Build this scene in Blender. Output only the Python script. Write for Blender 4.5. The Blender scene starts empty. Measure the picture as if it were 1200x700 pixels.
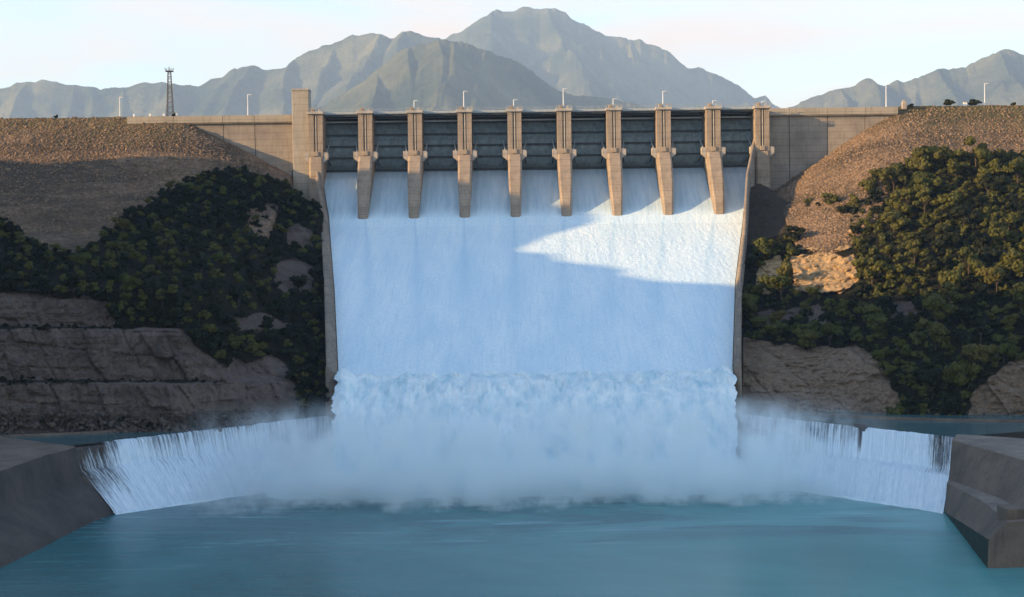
import bpy, bmesh, math, random
import numpy as np
from mathutils import Matrix, Vector

scene = bpy.context.scene
COL = scene.collection
R = math.radians

# ------------------------------------------------------------------ camera
F_PX = 1847.0                      # focal length in pixels of a 1200 px wide frame
CAM_H = 60.0
cam_data = bpy.data.cameras.new("camera")
cam = bpy.data.objects.new("camera", cam_data)
COL.objects.link(cam)
cam_data.sensor_width = 36.0
cam_data.lens = 36.0 * F_PX / 1200.0
cam_data.clip_start = 1.0
cam_data.clip_end = 90000.0
CAM_M = Matrix.Translation((0, 0, CAM_H)) @ Matrix.Rotation(R(90 - 1.55), 4, 'X') @ Matrix.Rotation(R(-0.76), 4, 'Z')
cam.matrix_world = CAM_M
scene.camera = cam
CR = np.array(CAM_M.to_3x3())

# ------------------------------------------------------------------ sun, sky, exposure
SUN = Vector((-0.91, -0.33, 0.235)).normalized()      # direction towards the sun
SUN_EL = math.asin(SUN.z)
sun_data = bpy.data.lights.new("sun", 'SUN')
sun_data.energy = 5.0
sun_data.angle = R(0.5)
sun_data.color = (1.0, 0.64, 0.29)
sun = bpy.data.objects.new("sun", sun_data)
COL.objects.link(sun)
sun.rotation_euler = SUN.to_track_quat('Z', 'Y').to_euler()

world = bpy.data.worlds.new("World")
scene.world = world
world.use_nodes = True
wt = world.node_tree
wt.nodes.clear()


def wn(t, **k):
    n = wt.nodes.new(t)
    for a, b in k.items():
        setattr(n, a, b)
    return n


w_out = wn('ShaderNodeOutputWorld')
w_bg = wn('ShaderNodeBackground')
w_bg.inputs['Strength'].default_value = 0.132
sky = wn('ShaderNodeTexSky', sky_type='NISHITA')
sky.sun_disc = False
sky.sun_elevation = SUN_EL
sky.sun_rotation = math.atan2(SUN.x, SUN.y)
sky.air_density = 1.0
sky.dust_density = 0.3
sky.ozone_density = 1.2
w_tc = wn('ShaderNodeTexCoord')
w_sep = wn('ShaderNodeSeparateXYZ')
wt.links.new(w_tc.outputs['Generated'], w_sep.inputs[0])
w_map = wn('ShaderNodeMapping')
w_map.inputs['Scale'].default_value = (1.0, 1.0, 5.0)
wt.links.new(w_tc.outputs['Generated'], w_map.inputs['Vector'])
w_noise = wn('ShaderNodeTexNoise')
w_noise.inputs['Scale'].default_value = 5.0
w_noise.inputs['Detail'].default_value = 7.0
w_noise.inputs['Roughness'].default_value = 0.55
w_noise.inputs['Distortion'].default_value = 0.4
wt.links.new(w_map.outputs[0], w_noise.inputs['Vector'])
w_nr = wn('ShaderNodeMapRange')
w_nr.inputs['From Min'].default_value = 0.36
w_nr.inputs['From Max'].default_value = 0.66
w_nr.inputs['To Min'].default_value = 0.0
w_nr.inputs['To Max'].default_value = 1.0
wt.links.new(w_noise.outputs['Fac'], w_nr.inputs['Value'])
w_el = wn('ShaderNodeMapRange', interpolation_type='SMOOTHSTEP')
w_el.inputs['From Min'].default_value = 0.0
w_el.inputs['From Max'].default_value = 0.42
w_el.inputs['To Min'].default_value = 1.0
w_el.inputs['To Max'].default_value = 0.05
wt.links.new(w_sep.outputs['Z'], w_el.inputs['Value'])
w_mul = wn('ShaderNodeMath', operation='MULTIPLY')
wt.links.new(w_nr.outputs[0], w_mul.inputs[0])
wt.links.new(w_el.outputs[0], w_mul.inputs[1])
w_lo = wn('ShaderNodeMapRange', interpolation_type='SMOOTHSTEP')   # thick milky air near the horizon
w_lo.inputs['From Min'].default_value = 0.0
w_lo.inputs['From Max'].default_value = 0.16
w_lo.inputs['To Min'].default_value = 0.5
w_lo.inputs['To Max'].default_value = 0.0
wt.links.new(w_sep.outputs['Z'], w_lo.inputs['Value'])
w_max = wn('ShaderNodeMath', operation='MAXIMUM')
wt.links.new(w_mul.outputs[0], w_max.inputs[0])
wt.links.new(w_lo.outputs[0], w_max.inputs[1])
w_mix = wn('ShaderNodeMix', data_type='RGBA')
wt.links.new(w_max.outputs[0], w_mix.inputs[0])
wt.links.new(sky.outputs[0], w_mix.inputs[6])
w_mix.inputs[7].default_value = (4.25, 2.92, 2.15, 1)
wt.links.new(w_mix.outputs[2], w_bg.inputs['Color'])
wt.links.new(w_bg.outputs[0], w_out.inputs['Surface'])

scene.view_settings.view_transform = 'Standard'
scene.view_settings.look = 'None'
scene.view_settings.exposure = 1.5
scene.view_settings.gamma = 1.0
scene.view_settings.use_curve_mapping = False
scene.render.engine = 'CYCLES'
cy = scene.cycles
cy.use_denoising = True
cy.max_bounces = 12
cy.diffuse_bounces = 3
cy.glossy_bounces = 2
cy.transmission_bounces = 2
cy.transparent_max_bounces = 12
cy.volume_bounces = 10
cy.volume_step_rate = 0.35
cy.volume_max_steps = 96
cy.caustics_reflective = False
cy.caustics_refractive = False

# ------------------------------------------------------------------ helpers
random.seed(7)
RNG = np.random.default_rng(11)


def ray(px, py):
    px = np.asarray(px, float); py = np.asarray(py, float)
    px, py = np.broadcast_arrays(px, py)
    d = np.stack([(px - 600) / F_PX, -(py - 350) / F_PX, -np.ones(px.shape)], -1)
    return d @ CR.T


def U(px, py, Y):
    """point of the place seen at photo pixel px, py at distance Y in front"""
    d = ray(px, py)
    t = np.asarray(Y, float) / d[..., 1]
    return d * t[..., None] + np.array([0, 0, CAM_H])


def UZ(px, py, z):
    d = ray(px, py)
    t = (np.asarray(z, float) - CAM_H) / d[..., 2]
    return d * t[..., None] + np.array([0, 0, CAM_H])


def _hash(i, j, k):
    h = (i * 374761393 + j * 668265263 + k * 2147483647) & 0xffffffff
    h = ((h ^ (h >> 13)) * 1274126177) & 0xffffffff
    return ((h ^ (h >> 16)) & 0xffffff) / float(0xffffff)


def vnoise(P):
    P = np.asarray(P, float)
    I = np.floor(P).astype(np.int64)
    f = P - I
    f = f * f * (3 - 2 * f)
    x, y, z = I[..., 0], I[..., 1], I[..., 2]
    def c(a, b, d): return _hash(x + a, y + b, z + d)
    fx, fy, fz = f[..., 0], f[..., 1], f[..., 2]
    a = (c(0, 0, 0) * (1 - fx) + c(1, 0, 0) * fx) * (1 - fy) + (c(0, 1, 0) * (1 - fx) + c(1, 1, 0) * fx) * fy
    b = (c(0, 0, 1) * (1 - fx) + c(1, 0, 1) * fx) * (1 - fy) + (c(0, 1, 1) * (1 - fx) + c(1, 1, 1) * fx) * fy
    return (a * (1 - fz) + b * fz) * 2 - 1


def fbm(P, octv=4, gain=0.5, ridged=False):
    P = np.asarray(P, float)
    s = 0; a = 1.0; t = 0
    for o in range(octv):
        n = vnoise(P * (2.03 ** o) + 17.3 * o)
        if ridged: n = 1 - 2 * np.abs(n)
        s = s + a * n; t += a; a *= gain
    return s / t


def sstep(x, a, b):
    t = np.clip((np.asarray(x, float) - a) / (b - a), 0, 1)
    return t * t * (3 - 2 * t)


def link(o, parent=None):
    COL.objects.link(o)
    if parent is not None:
        o.parent = parent
        o.matrix_parent_inverse = Matrix.Identity(4)
    return o


def tag(o, label=None, cat=None, group=None, kind=None):
    if label: o['label'] = label
    if cat: o['category'] = cat
    if group: o['group'] = group
    if kind: o['kind'] = kind
    return o


def empty(name, loc, label, cat, group=None):
    o = bpy.data.objects.new(name, None)
    o.location = loc
    COL.objects.link(o)
    return tag(o, label, cat, group)


def mesh_np(name, V, Fq, mat, parent=None, smooth=True, uv=None, attrs=None):
    """mesh from arrays; Fq (n,3) or (n,4)"""
    V = np.asarray(V, np.float32); Fq = np.asarray(Fq, np.int32)
    me = bpy.data.meshes.new(name)
    k = Fq.shape[1]
    me.vertices.add(len(V)); me.vertices.foreach_set('co', V.ravel())
    me.loops.add(Fq.size); me.loops.foreach_set('vertex_index', Fq.ravel())
    me.polygons.add(len(Fq))
    me.polygons.foreach_set('loop_start', np.arange(0, Fq.size, k, dtype=np.int32))
    me.update(calc_edges=True)
    if smooth:
        me.polygons.foreach_set('use_smooth', np.ones(len(Fq), bool))
    if uv is not None:
        l = me.uv_layers.new(name='UVMap')
        l.data.foreach_set('uv', np.asarray(uv, np.float32)[Fq.ravel()].ravel())
    for n, a in (attrs or {}).items():
        at = me.attributes.new(n, 'FLOAT', 'POINT')
        at.data.foreach_set('value', np.asarray(a, np.float32).ravel())
    if mat: me.materials.append(mat)
    me.validate()
    o = bpy.data.objects.new(name, me)
    return link(o, parent)


def grid(name, P, mat, parent=None, uv=None, attrs=None, flip=False, smooth=True):
    n, m = P.shape[:2]
    idx = np.arange(n * m).reshape(n, m)
    q = np.stack([idx[:-1, :-1], idx[:-1, 1:], idx[1:, 1:], idx[1:, :-1]], -1).reshape(-1, 4)
    if flip: q = q[:, ::-1]
    return mesh_np(name, P.reshape(-1, 3), q, mat, parent, smooth,
                   None if uv is None else uv.reshape(-1, 2),
                   {k: v.reshape(-1) for k, v in (attrs or {}).items()})


class MB:
    """collects boxes, prisms and tubes into one mesh"""
    def __init__(s): s.bm = bmesh.new()

    def hexa(s, c):
        v = [s.bm.verts.new(tuple(p)) for p in c]
        for f in ((3, 2, 1, 0), (4, 5, 6, 7), (0, 1, 5, 4), (1, 2, 6, 5), (2, 3, 7, 6), (3, 0, 4, 7)):
            s.bm.faces.new([v[i] for i in f])
        return s

    def box(s, x0, x1, y0, y1, z0, z1):
        return s.hexa([(x0, y0, z0), (x1, y0, z0), (x1, y1, z0), (x0, y1, z0),
                       (x0, y0, z1), (x1, y0, z1), (x1, y1, z1), (x0, y1, z1)])

    def prism(s, pts, x0, x1):
        """closed outline of (y, z) swept along x"""
        a = [s.bm.verts.new((x0, p[0], p[1])) for p in pts]
        b = [s.bm.verts.new((x1, p[0], p[1])) for p in pts]
        n = len(pts)
        s.bm.faces.new(a); s.bm.faces.new(b[::-1])
        for i in range(n):
            s.bm.faces.new((a[i], b[i], b[(i + 1) % n], a[(i + 1) % n]))
        return s

    def tube(s, p, q, r0, r1=None, n=8):
        r1 = r0 if r1 is None else r1
        p = Vector(p); q = Vector(q); d = (q - p).normalized()
        u = d.orthogonal().normalized(); w = d.cross(u)
        A, B = [], []
        for i in range(n):
            a = 2 * math.pi * i / n
            e = u * math.cos(a) + w * math.sin(a)
            A.append(s.bm.verts.new(p + e * r0)); B.append(s.bm.verts.new(q + e * r1))
        for i in range(n):
            s.bm.faces.new((A[i], A[(i + 1) % n], B[(i + 1) % n], B[i]))
        s.bm.faces.new(A[::-1]); s.bm.faces.new(B)
        return s

    def build(s, name, mat, parent=None, bevel=0.0):
        if bevel > 0:
            bmesh.ops.bevel(s.bm, geom=s.bm.edges[:], offset=bevel, segments=1, affect='EDGES')
        bmesh.ops.recalc_face_normals(s.bm, faces=s.bm.faces)
        me = bpy.data.meshes.new(name)
        s.bm.to_mesh(me); s.bm.free()
        if mat: me.materials.append(mat)
        return link(bpy.data.objects.new(name, me), parent)


def copy_tree(o, parent=None):
    c = o.copy(); COL.objects.link(c)
    if parent is not None:
        c.parent = parent
    for ch in list(o.children):
        copy_tree(ch, c)
    return c


# ------------------------------------------------------------------ materials
class Mat:
    def __init__(s, name):
        s.m = bpy.data.materials.new(name); s.m.use_nodes = True
        s.t = s.m.node_tree; s.n = s.t.nodes
        s.p = s.n['Principled BSDF']; s.out = s.n['Material Output']

    def new(s, t, **k):
        n = s.n.new(t)
        for a, b in k.items(): setattr(n, a, b)
        return n

    def l(s, a, b): s.t.links.new(a, b)

    def coord(s, scale=(1, 1, 1), uv=False):
        if uv:
            tc = s.new('ShaderNodeTexCoord'); src = tc.outputs['UV']
        else:
            tc = s.new('ShaderNodeTexCoord'); src = tc.outputs['Object']
        mp = s.new('ShaderNodeMapping'); mp.inputs['Scale'].default_value = scale
        s.l(src, mp.inputs['Vector'])
        return mp.outputs[0]

    def noise(s, vec, scale, detail=5, rough=0.55, dist=0.0):
        n = s.new('ShaderNodeTexNoise')
        n.inputs['Scale'].default_value = scale; n.inputs['Detail'].default_value = detail
        n.inputs['Roughness'].default_value = rough; n.inputs['Distortion'].default_value = dist
        s.l(vec, n.inputs['Vector'])
        return n.outputs['Fac']

    def voro(s, vec, scale, feature='F1', out='Distance'):
        n = s.new('ShaderNodeTexVoronoi', feature=feature)
        n.inputs['Scale'].default_value = scale
        s.l(vec, n.inputs['Vector'])
        return n.outputs[out]

    def rng(s, v, a, b, c=0.0, d=1.0):
        n = s.new('ShaderNodeMapRange')
        for k, x in zip(('From Min', 'From Max', 'To Min', 'To Max'), (a, b, c, d)): n.inputs[k].default_value = x
        s.l(v, n.inputs['Value'])
        return n.outputs[0]

    def math(s, op, a, b=None):
        n = s.new('ShaderNodeMath', operation=op)
        for i, v in enumerate((a, b)):
            if v is None: continue
            if isinstance(v, (int, float)): n.inputs[i].default_value = v
            else: s.l(v, n.inputs[i])
        return n.outputs[0]

    def mix(s, f, a, b):
        n = s.new('ShaderNodeMix', data_type='RGBA')
        if isinstance(f, (int, float)): n.inputs[0].default_value = f
        else: s.l(f, n.inputs[0])
        for i, v in ((6, a), (7, b)):
            if isinstance(v, tuple): n.inputs[i].default_value = v + (1,) if len(v) == 3 else v
            else: s.l(v, n.inputs[i])
        return n.outputs[2]

    def attr(s, name):
        n = s.new('ShaderNodeAttribute'); n.attribute_name = name
        return n.outputs['Fac']

    def bump(s, h, strength=0.5, dist=0.2, prev=None):
        n = s.new('ShaderNodeBump'); n.inputs['Strength'].default_value = strength
        n.inputs['Distance'].default_value = dist
        s.l(h, n.inputs['Height'])
        if prev is not None: s.l(prev, n.inputs['Normal'])
        s.l(n.outputs[0], s.p.inputs['Normal'])
        return n.outputs[0]

    def color(s, c):
        if isinstance(c, tuple): s.p.inputs['Base Color'].default_value = c + (1,)
        else: s.l(c, s.p.inputs['Base Color'])

    def rough(s, r, spec=0.3):
        s.p.inputs['Roughness'].default_value = r
        s.p.inputs['Specular IOR Level'].default_value = spec


def concrete(name, base, stain, scale=0.25, streak=True, rough=0.85, joints=True):
    M = Mat(name)
    c = M.coord()
    a = M.noise(c, scale, 6, 0.6)
    col = M.mix(M.rng(a, 0.35, 0.68), base, stain)
    if streak:
        cs = M.coord((1.0, 1.0, 0.10))
        st = M.noise(cs, 1.1, 5, 0.6)
        col = M.mix(M.rng(st, 0.5, 0.75, 0, 0.55), col, tuple(x * 0.5 for x in stain))
    fine = M.noise(c, 3.0, 4, 0.7)
    col = M.mix(M.rng(fine, 0.3, 0.7, 0.0, 0.25), col, tuple(x * 1.3 for x in base))
    sz = M.new('ShaderNodeSeparateXYZ'); M.l(c, sz.inputs[0])
    fr = M.math('FRACT', M.math('DIVIDE', M.math('ADD', sz.outputs[2], M.math('MULTIPLY', fine, 0.12)), 2.6))
    ln = M.math('LESS_THAN', M.math('ABSOLUTE', M.math('SUBTRACT', fr, 0.5)), 0.035)
    if joints: col = M.mix(M.math('MULTIPLY', ln, 0.45), col, tuple(x * 0.45 for x in stain))
    M.color(col); M.rough(rough, 0.25)
    M.bump(M.noise(c, 1.2, 8, 0.7), 0.6, 0.2)
    return M.m


m_pier = concrete('pier_concrete', (0.33, 0.265, 0.20), (0.20, 0.16, 0.125), 0.2)
m_pale = concrete('pale_concrete', (0.40, 0.36, 0.31), (0.25, 0.22, 0.19), 0.3)
m_wall = concrete('wall_concrete', (0.30, 0.26, 0.215), (0.17, 0.145, 0.125), 0.12)
m_tower = concrete('tower_concrete', (0.36, 0.32, 0.26), (0.25, 0.22, 0.18), 0.1)
m_dark = concrete('wet_dark_concrete', (0.085, 0.070, 0.062), (0.030, 0.028, 0.028), 0.09, joints=False)
m_bank = concrete('weathered_bank_concrete', (0.17, 0.130, 0.100), (0.070, 0.056, 0.048), 0.11, joints=False)
m_dark_green = concrete('dark_green_concrete', (0.022, 0.045, 0.035), (0.012, 0.022, 0.020), 0.15, joints=False)  # very dark green tone for the low wall at the waterline
m_ledge = concrete('pale_ledge_concrete', (0.24, 0.195, 0.16), (0.12, 0.10, 0.085), 0.15, joints=False)
m_chute = concrete('chute_concrete', (0.27, 0.22, 0.17), (0.14, 0.12, 0.10), 0.15)


def simple(name, col, rough=0.6, metal=0.0, var=0.25, scale=0.8):
    M = Mat(name); c = M.coord()
    n = M.noise(c, scale, 5, 0.6)
    M.color(M.mix(M.rng(n, 0.35, 0.7, 0, 1), col, tuple(x * (1 - var) for x in col)))
    M.rough(rough); M.p.inputs['Metallic'].default_value = metal
    return M.m


m_gate = simple('gate_steel', (0.17, 0.235, 0.265), 0.55, 0.0, 0.5, 0.5)
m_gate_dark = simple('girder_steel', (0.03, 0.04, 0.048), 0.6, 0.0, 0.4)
m_rail = simple('pale_steel', (0.34, 0.38, 0.40), 0.5)
m_white = simple('white_paint', (0.75, 0.76, 0.76), 0.5, 0, 0.1)
m_mast = simple('mast_steel', (0.09, 0.085, 0.085), 0.5)
m_glass = simple('lamp_glass', (0.6, 0.6, 0.58), 0.25)
m_bark = simple('bark', (0.07, 0.05, 0.035), 0.9)


def foliage(name, a, b, c_):
    M = Mat(name)
    oi = M.new('ShaderNodeObjectInfo')
    c = M.coord()
    n = M.noise(c, 0.35, 3, 0.6)
    col = M.mix(M.rng(n, 0.35, 0.65), a, b)
    col = M.mix(M.rng(oi.outputs['Random'], 0, 1, 0, 0.6), col, c_)
    M.color(col); M.rough(0.7, 0.2)
    tr = M.new('ShaderNodeBsdfTranslucent'); M.l(col, tr.inputs['Color'])
    mx = M.new('ShaderNodeMixShader'); mx.inputs[0].default_value = 0.2
    M.l(M.p.outputs[0], mx.inputs[1]); M.l(tr.outputs[0], mx.inputs[2]); M.l(mx.outputs[0], M.out.inputs['Surface'])
    return M.m


m_leaf = foliage('olive_foliage', (0.072, 0.082, 0.016), (0.032, 0.042, 0.010), (0.115, 0.105, 0.022))
m_leaf_yellow = foliage('yellow_green_foliage', (0.085, 0.086, 0.020), (0.055, 0.064, 0.016), (0.115, 0.098, 0.025))  # brighter leaf colour standing in for sunlit tips on the left hill
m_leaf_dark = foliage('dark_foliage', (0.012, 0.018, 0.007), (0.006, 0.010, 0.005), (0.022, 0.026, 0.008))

# hillside: soil and scrub floor where trees stand, bare rock where the rock attribute says so
M = Mat('hillside_ground')
c = M.coord()
rock = M.attr('rock')
tone = M.attr('tone')
n1 = M.noise(c, 0.10, 8, 0.65, 0.6)
n2 = M.noise(c, 0.7, 8, 0.7)
rc = M.mix(M.rng(n1, 0.3, 0.7), (0.25, 0.195, 0.165), (0.120, 0.094, 0.084))
rc = M.mix(M.rng(n2, 0.48, 0.72, 0, 0.75), rc, (0.27, 0.22, 0.18))
rc = M.mix(M.rng(M.noise(M.coord((1, 1, 0.4)), 0.45, 8, 0.75), 0.52, 0.66, 0.0, 0.55), rc, (0.060, 0.052, 0.046))
rw = M.mix(M.rng(n2, 0.3, 0.65), (0.24, 0.15, 0.07), (0.68, 0.48, 0.27))
rc = M.mix(tone, rc, rw)
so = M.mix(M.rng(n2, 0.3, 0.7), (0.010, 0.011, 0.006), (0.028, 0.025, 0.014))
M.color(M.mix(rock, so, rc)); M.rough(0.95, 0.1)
cs = M.coord((1, 1, 0.45))
h1 = M.noise(cs, 0.35, 12, 0.72)
b1 = M.bump(h1, 1.0, 2.2)
M.bump(M.noise(c, 2.5, 6, 0.7), 0.9, 0.5, b1)
m_hill = M.m

# rockfill of the embankment
M = Mat('rockfill')
c = M.coord()
big = M.noise(c, 0.03, 5, 0.6, 0.5)
vc = M.new('ShaderNodeTexVoronoi'); vc.inputs['Scale'].default_value = 0.9; M.l(c, vc.inputs['Vector'])
hv = M.new('ShaderNodeSeparateColor'); M.l(vc.outputs['Color'], hv.inputs[0])
st = M.mix(hv.outputs[0], (0.140, 0.096, 0.064), (0.26, 0.183, 0.125))
grs = M.mix(M.noise(c, 0.6, 4), (0.075, 0.075, 0.028), (0.13, 0.11, 0.048))
sp = M.new('ShaderNodeSeparateXYZ'); M.l(c, sp.inputs[0])
hi = M.rng(M.math('ADD', sp.outputs[2], M.math('MULTIPLY', big, 26.0)), 116, 132)
hi = M.math('MULTIPLY', hi, 0.75)
M.color(M.mix(hi, M.mix(M.rng(M.noise(M.coord((0.35, 1, 1.6)), 0.045, 5, 0.65, 0.6), 0.42, 0.58), st, (0.085, 0.066, 0.048)), grs)); M.rough(0.95, 0.1)
b1 = M.bump(vc.outputs['Distance'], 0.9, 0.8)
M.bump(M.noise(c, 1.6, 6, 0.7), 0.7, 0.5, b1)
m_fill = M.m

M = Mat('riprap_stone')
c = M.coord()
vc = M.voro(c, 0.8, 'F1', 'Color'); hv = M.new('ShaderNodeSeparateColor'); M.l(vc, hv.inputs[0])
M.color(M.mix(hv.outputs[1], (0.110, 0.076, 0.050), (0.28, 0.195, 0.132))); M.rough(0.95, 0.1)
m_stone = M.m

M = Mat('mountain')
c = M.coord()
n1 = M.noise(c, 0.0009, 10, 0.62, 0.8)
n2 = M.noise(c, 0.004, 8, 0.7)
col = M.mix(M.rng(n1, 0.38, 0.62), (0.022, 0.040, 0.018), (0.165, 0.160, 0.080))
col = M.mix(M.rng(n2, 0.5, 0.7, 0, 0.6), col, (0.05, 0.07, 0.03))
M.color(col); M.rough(1.0, 0.0)
M.bump(M.noise(c, 0.0025, 12, 0.72), 0.9, 160)
m_mount = M.m

# spillway water: clear and dark just under the gates, white once aerated
M = Mat('spillway_water')
foam = M.attr('foam')
u1 = M.coord((0.55, 0.07, 1), True)
u2 = M.coord((1.5, 0.55, 1), True)
s1 = M.noise(u1, 1.0, 6, 0.65, 0.2)
s2 = M.noise(u2, 1.0, 5, 0.75)
white = M.mix(M.rng(s2, 0.32, 0.62), (0.58, 0.76, 0.86), (0.80, 0.90, 0.94))
s3 = M.noise(M.coord((1.3, 0.035, 1), True), 1.0, 4, 0.6, 0.1)
s4 = M.noise(M.coord((0.09, 0.018, 1), True), 1.0, 3, 0.5, 0.3)
white = M.mix(M.rng(s1, 0.48, 0.72, 0, 0.45), white, (0.50, 0.70, 0.82))
white = M.mix(M.rng(s3, 0.52, 0.72, 0, 0.5), white, (0.46, 0.68, 0.82))
white = M.mix(M.rng(s4, 0.40, 0.62, 0, 0.35), white, (0.44, 0.66, 0.82))
clear = M.mix(M.rng(s1, 0.3, 0.7), (0.32, 0.46, 0.56), (0.48, 0.60, 0.68))
white = M.mix(M.math('MULTIPLY', M.attr('wake'), 0.55), white, (0.40, 0.62, 0.78))
fm = M.math('ADD', foam, M.math('MULTIPLY', M.math('SUBTRACT', s1, 0.5), 0.5))
M.color(M.mix(M.rng(fm, 0.2, 0.8), clear, white))
M.p.inputs['Roughness'].default_value = 0.55
M.p.inputs['Specular IOR Level'].default_value = 0.35
b1 = M.bump(s2, 0.4, 0.28)
b2 = M.bump(M.noise(M.coord((5, 3, 1), True), 1.0, 3, 0.7), 0.6, 0.12, b1)
M.bump(s1, 0.4, 0.5, b2)
m_spill = M.m

M = Mat('white_water')
c = M.coord((1, 0.5, 0.16))
n = M.noise(c, 0.30, 8, 0.62, 0.2)
M.color(M.mix(M.rng(n, 0.30, 0.62), (0.46, 0.70, 0.80), (0.87, 0.95, 0.97)))
M.rough(0.7, 0.2)
M.p.inputs['Subsurface Weight'].default_value = 0.0
b1 = M.bump(n, 0.8, 1.6)
M.bump(M.noise(c, 2.2, 6, 0.7), 0.6, 0.4, b1)
m_foam = M.m

# nappe over the side weirs: white threads with gaps that show the wet concrete
M = Mat('weir_water')
cov = M.attr('cover')
u1 = M.coord((1.7, 0.05, 1), True)
u2 = M.coord((2.2, 0.35, 1), True)
s1 = M.noise(u1, 1.0, 4, 0.65, 0.05)
s2 = M.noise(u2, 1.0, 5, 0.7)
a = M.math('ADD', M.math('ADD', cov, M.math('MULTIPLY', M.math('SUBTRACT', s1, 0.5), 2.1)),
           M.math('MULTIPLY', M.math('SUBTRACT', s2, 0.5), 0.9))
alpha = M.rng(a, 0.15, 0.95, 0.0, 1.0)
M.color(M.mix(M.rng(M.math('ADD', M.math('MULTIPLY', s2, 0.5), M.math('MULTIPLY', s1, 0.5)), 0.34, 0.64), (0.44, 0.58, 0.70), (0.78, 0.87, 0.92)))
M.rough(0.5, 0.3)
M.bump(s1, 0.7, 0.5)
tr = M.new('ShaderNodeBsdfTransparent'); mx = M.new('ShaderNodeMixShader')
M.l(alpha, mx.inputs[0]); M.l(tr.outputs[0], mx.inputs[1]); M.l(M.p.outputs[0], mx.inputs[2])
M.l(mx.outputs[0], M.out.inputs['Surface'])
m_weirwater = M.m

M = Mat('pool_water')
c = M.coord()
cx = M.coord((0.16, 1.0, 1))
w1 = M.noise(M.coord((0.35, 1.0, 1)), 0.035, 5, 0.6, 1.2)      # long drifting bands
w2 = M.noise(cx, 0.14, 6, 0.62, 1.0)                          # thin foam lines
w3 = M.noise(c, 0.010, 4, 0.55, 0.8)                          # broad milky clouds
px_ = M.new('ShaderNodeSeparateXYZ'); M.l(c, px_.inputs[0])
milk = M.rng(M.math('ADD', M.math('MULTIPLY', px_.outputs[0], 0.006), M.math('MULTIPLY', w3, 1.6)), 0.45, 1.35)
col = M.mix(milk, (0.016, 0.130, 0.145), (0.090, 0.310, 0.310))
band = M.math('MULTIPLY', M.rng(w1, 0.42, 0.60), M.rng(M.math('ADD', px_.outputs[1], M.math('MULTIPLY', w1, 60.0)), 355, 385, 0.2, 0.9))
col = M.mix(M.math('MULTIPLY', band, 0.75), col, (0.008, 0.085, 0.110))
lines = M.math('MULTIPLY', M.rng(w2, 0.57, 0.68), M.rng(M.math('ADD', px_.outputs[1], M.math('MULTIPLY', w3, 80.0)), 345, 395, 0.0, 0.45))
col = M.mix(lines, col, (0.30, 0.50, 0.54))
M.color(col)
M.p.inputs['Roughness'].default_value = 0.26
M.p.inputs['Specular IOR Level'].default_value = 0.4
M.p.inputs['IOR'].default_value = 1.33
b1 = M.bump(M.noise(M.coord((0.5, 1.0, 1)), 0.12, 5, 0.55, 0.6), 0.18, 0.8)
M.bump(M.noise(M.coord((0.6, 1.0, 1)), 1.1, 5, 0.6), 0.18, 0.12, b1)
m_pool = M.m

M = Mat('channel_water')
c = M.coord()
M.color(M.mix(M.noise(c, 0.1, 4), (0.030, 0.085, 0.095), (0.055, 0.13, 0.14)))
M.p.inputs['Roughness'].default_value = 0.2
M.bump(M.noise(c, 0.8, 5, 0.6), 0.3, 0.2)
m_channel = M.m

m_rubble = simple('rubble_rock', (0.12, 0.095, 0.08), 0.95, 0, 0.5, 0.5)
m_soil = simple('valley_soil', (0.13, 0.11, 0.08), 0.95, 0, 0.4, 0.02)

# ------------------------------------------------------------------ ground sheet
MBx = MB()
v = [MBx.bm.verts.new(p) for p in ((-25000, -3000, -6), (25000, -3000, -6), (25000, 23000, -6), (-25000, 23000, -6))]
MBx.bm.faces.new(v)
tag(MBx.build('ground', m_soil), kind='structure')

# plunge pool
xs = np.linspace(-420, 420, 200); ys = np.linspace(-120, 452, 240)
X, Yg = np.meshgrid(xs, ys)
Z = 0.10 * fbm(np.stack([X * 0.10, Yg * 0.06, 0 * X], -1), 3)
tag(grid('water', np.stack([X, Yg, Z], -1), m_pool), kind='structure')

# ------------------------------------------------------------------ line of the spillway floor and its edges
PROF = [(650, 96.0), (640, 95.5), (634, 94.6), (628, 91.5), (622, 87.0), (615, 81.0), (608, 75.6), (600, 71.6), (588, 67.6), (450, 25.0)]
py_, pz_ = np.array([a for a, b in PROF])[::-1], np.array([b for a, b in PROF])[::-1]


def chute_z(y): return np.interp(y, py_, pz_)
def xl(y): return np.interp(y, [450, 530, 608, 632, 650], [-49.8, -59.6, -70.0, -75.5, -76])
def xr(y): return np.interp(y, [450, 493, 530, 608, 632, 650], [62.6, 69.3, 75.0, 89.5, 97.0, 98])



# ------------------------------------------------------------------ hillside surfaces
def interp_table(tab, py):
    t = sorted(tab)
    return np.interp(py, [a for a, b in t], [b for a, b in t])


TL0 = [(545, 398), (530, 401), (505, 412), (449, 419), (446, 430), (386, 436), (383, 446), (342, 452), (300, 497), (262, 540), (200, 585)]
TL1 = [(545, 423), (530, 428), (490, 443), (445, 456), (400, 487), (335, 535), (285, 575), (255, 592), (190, 603)]
TR0 = [(545, 423), (530, 427), (490, 443), (445, 458), (400, 488), (335, 537), (285, 578), (250, 600), (215, 613), (190, 618)]
TR1 = [(545, 394), (530, 399), (512, 408), (490, 425), (430, 438), (400, 455), (330, 500), (250, 545), (178, 590), (150, 600)]


def depth_left(px, py):
    py = py + 0.0
    wob = 2.5 * fbm(np.stack([px * 0.03, px * 0 + 3.1, px * 0], -1), 3)
    a = interp_table(TL0, py + wob); b = interp_table(TL1, py)
    w = sstep(px, 200, 385)
    return a * (1 - w) + b * w


def depth_right(px, py):
    a = interp_table(TR0, py); b = interp_table(TR1, py)
    w = sstep(px, 875, 1190)
    return a * (1 - w) + b * w


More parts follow.
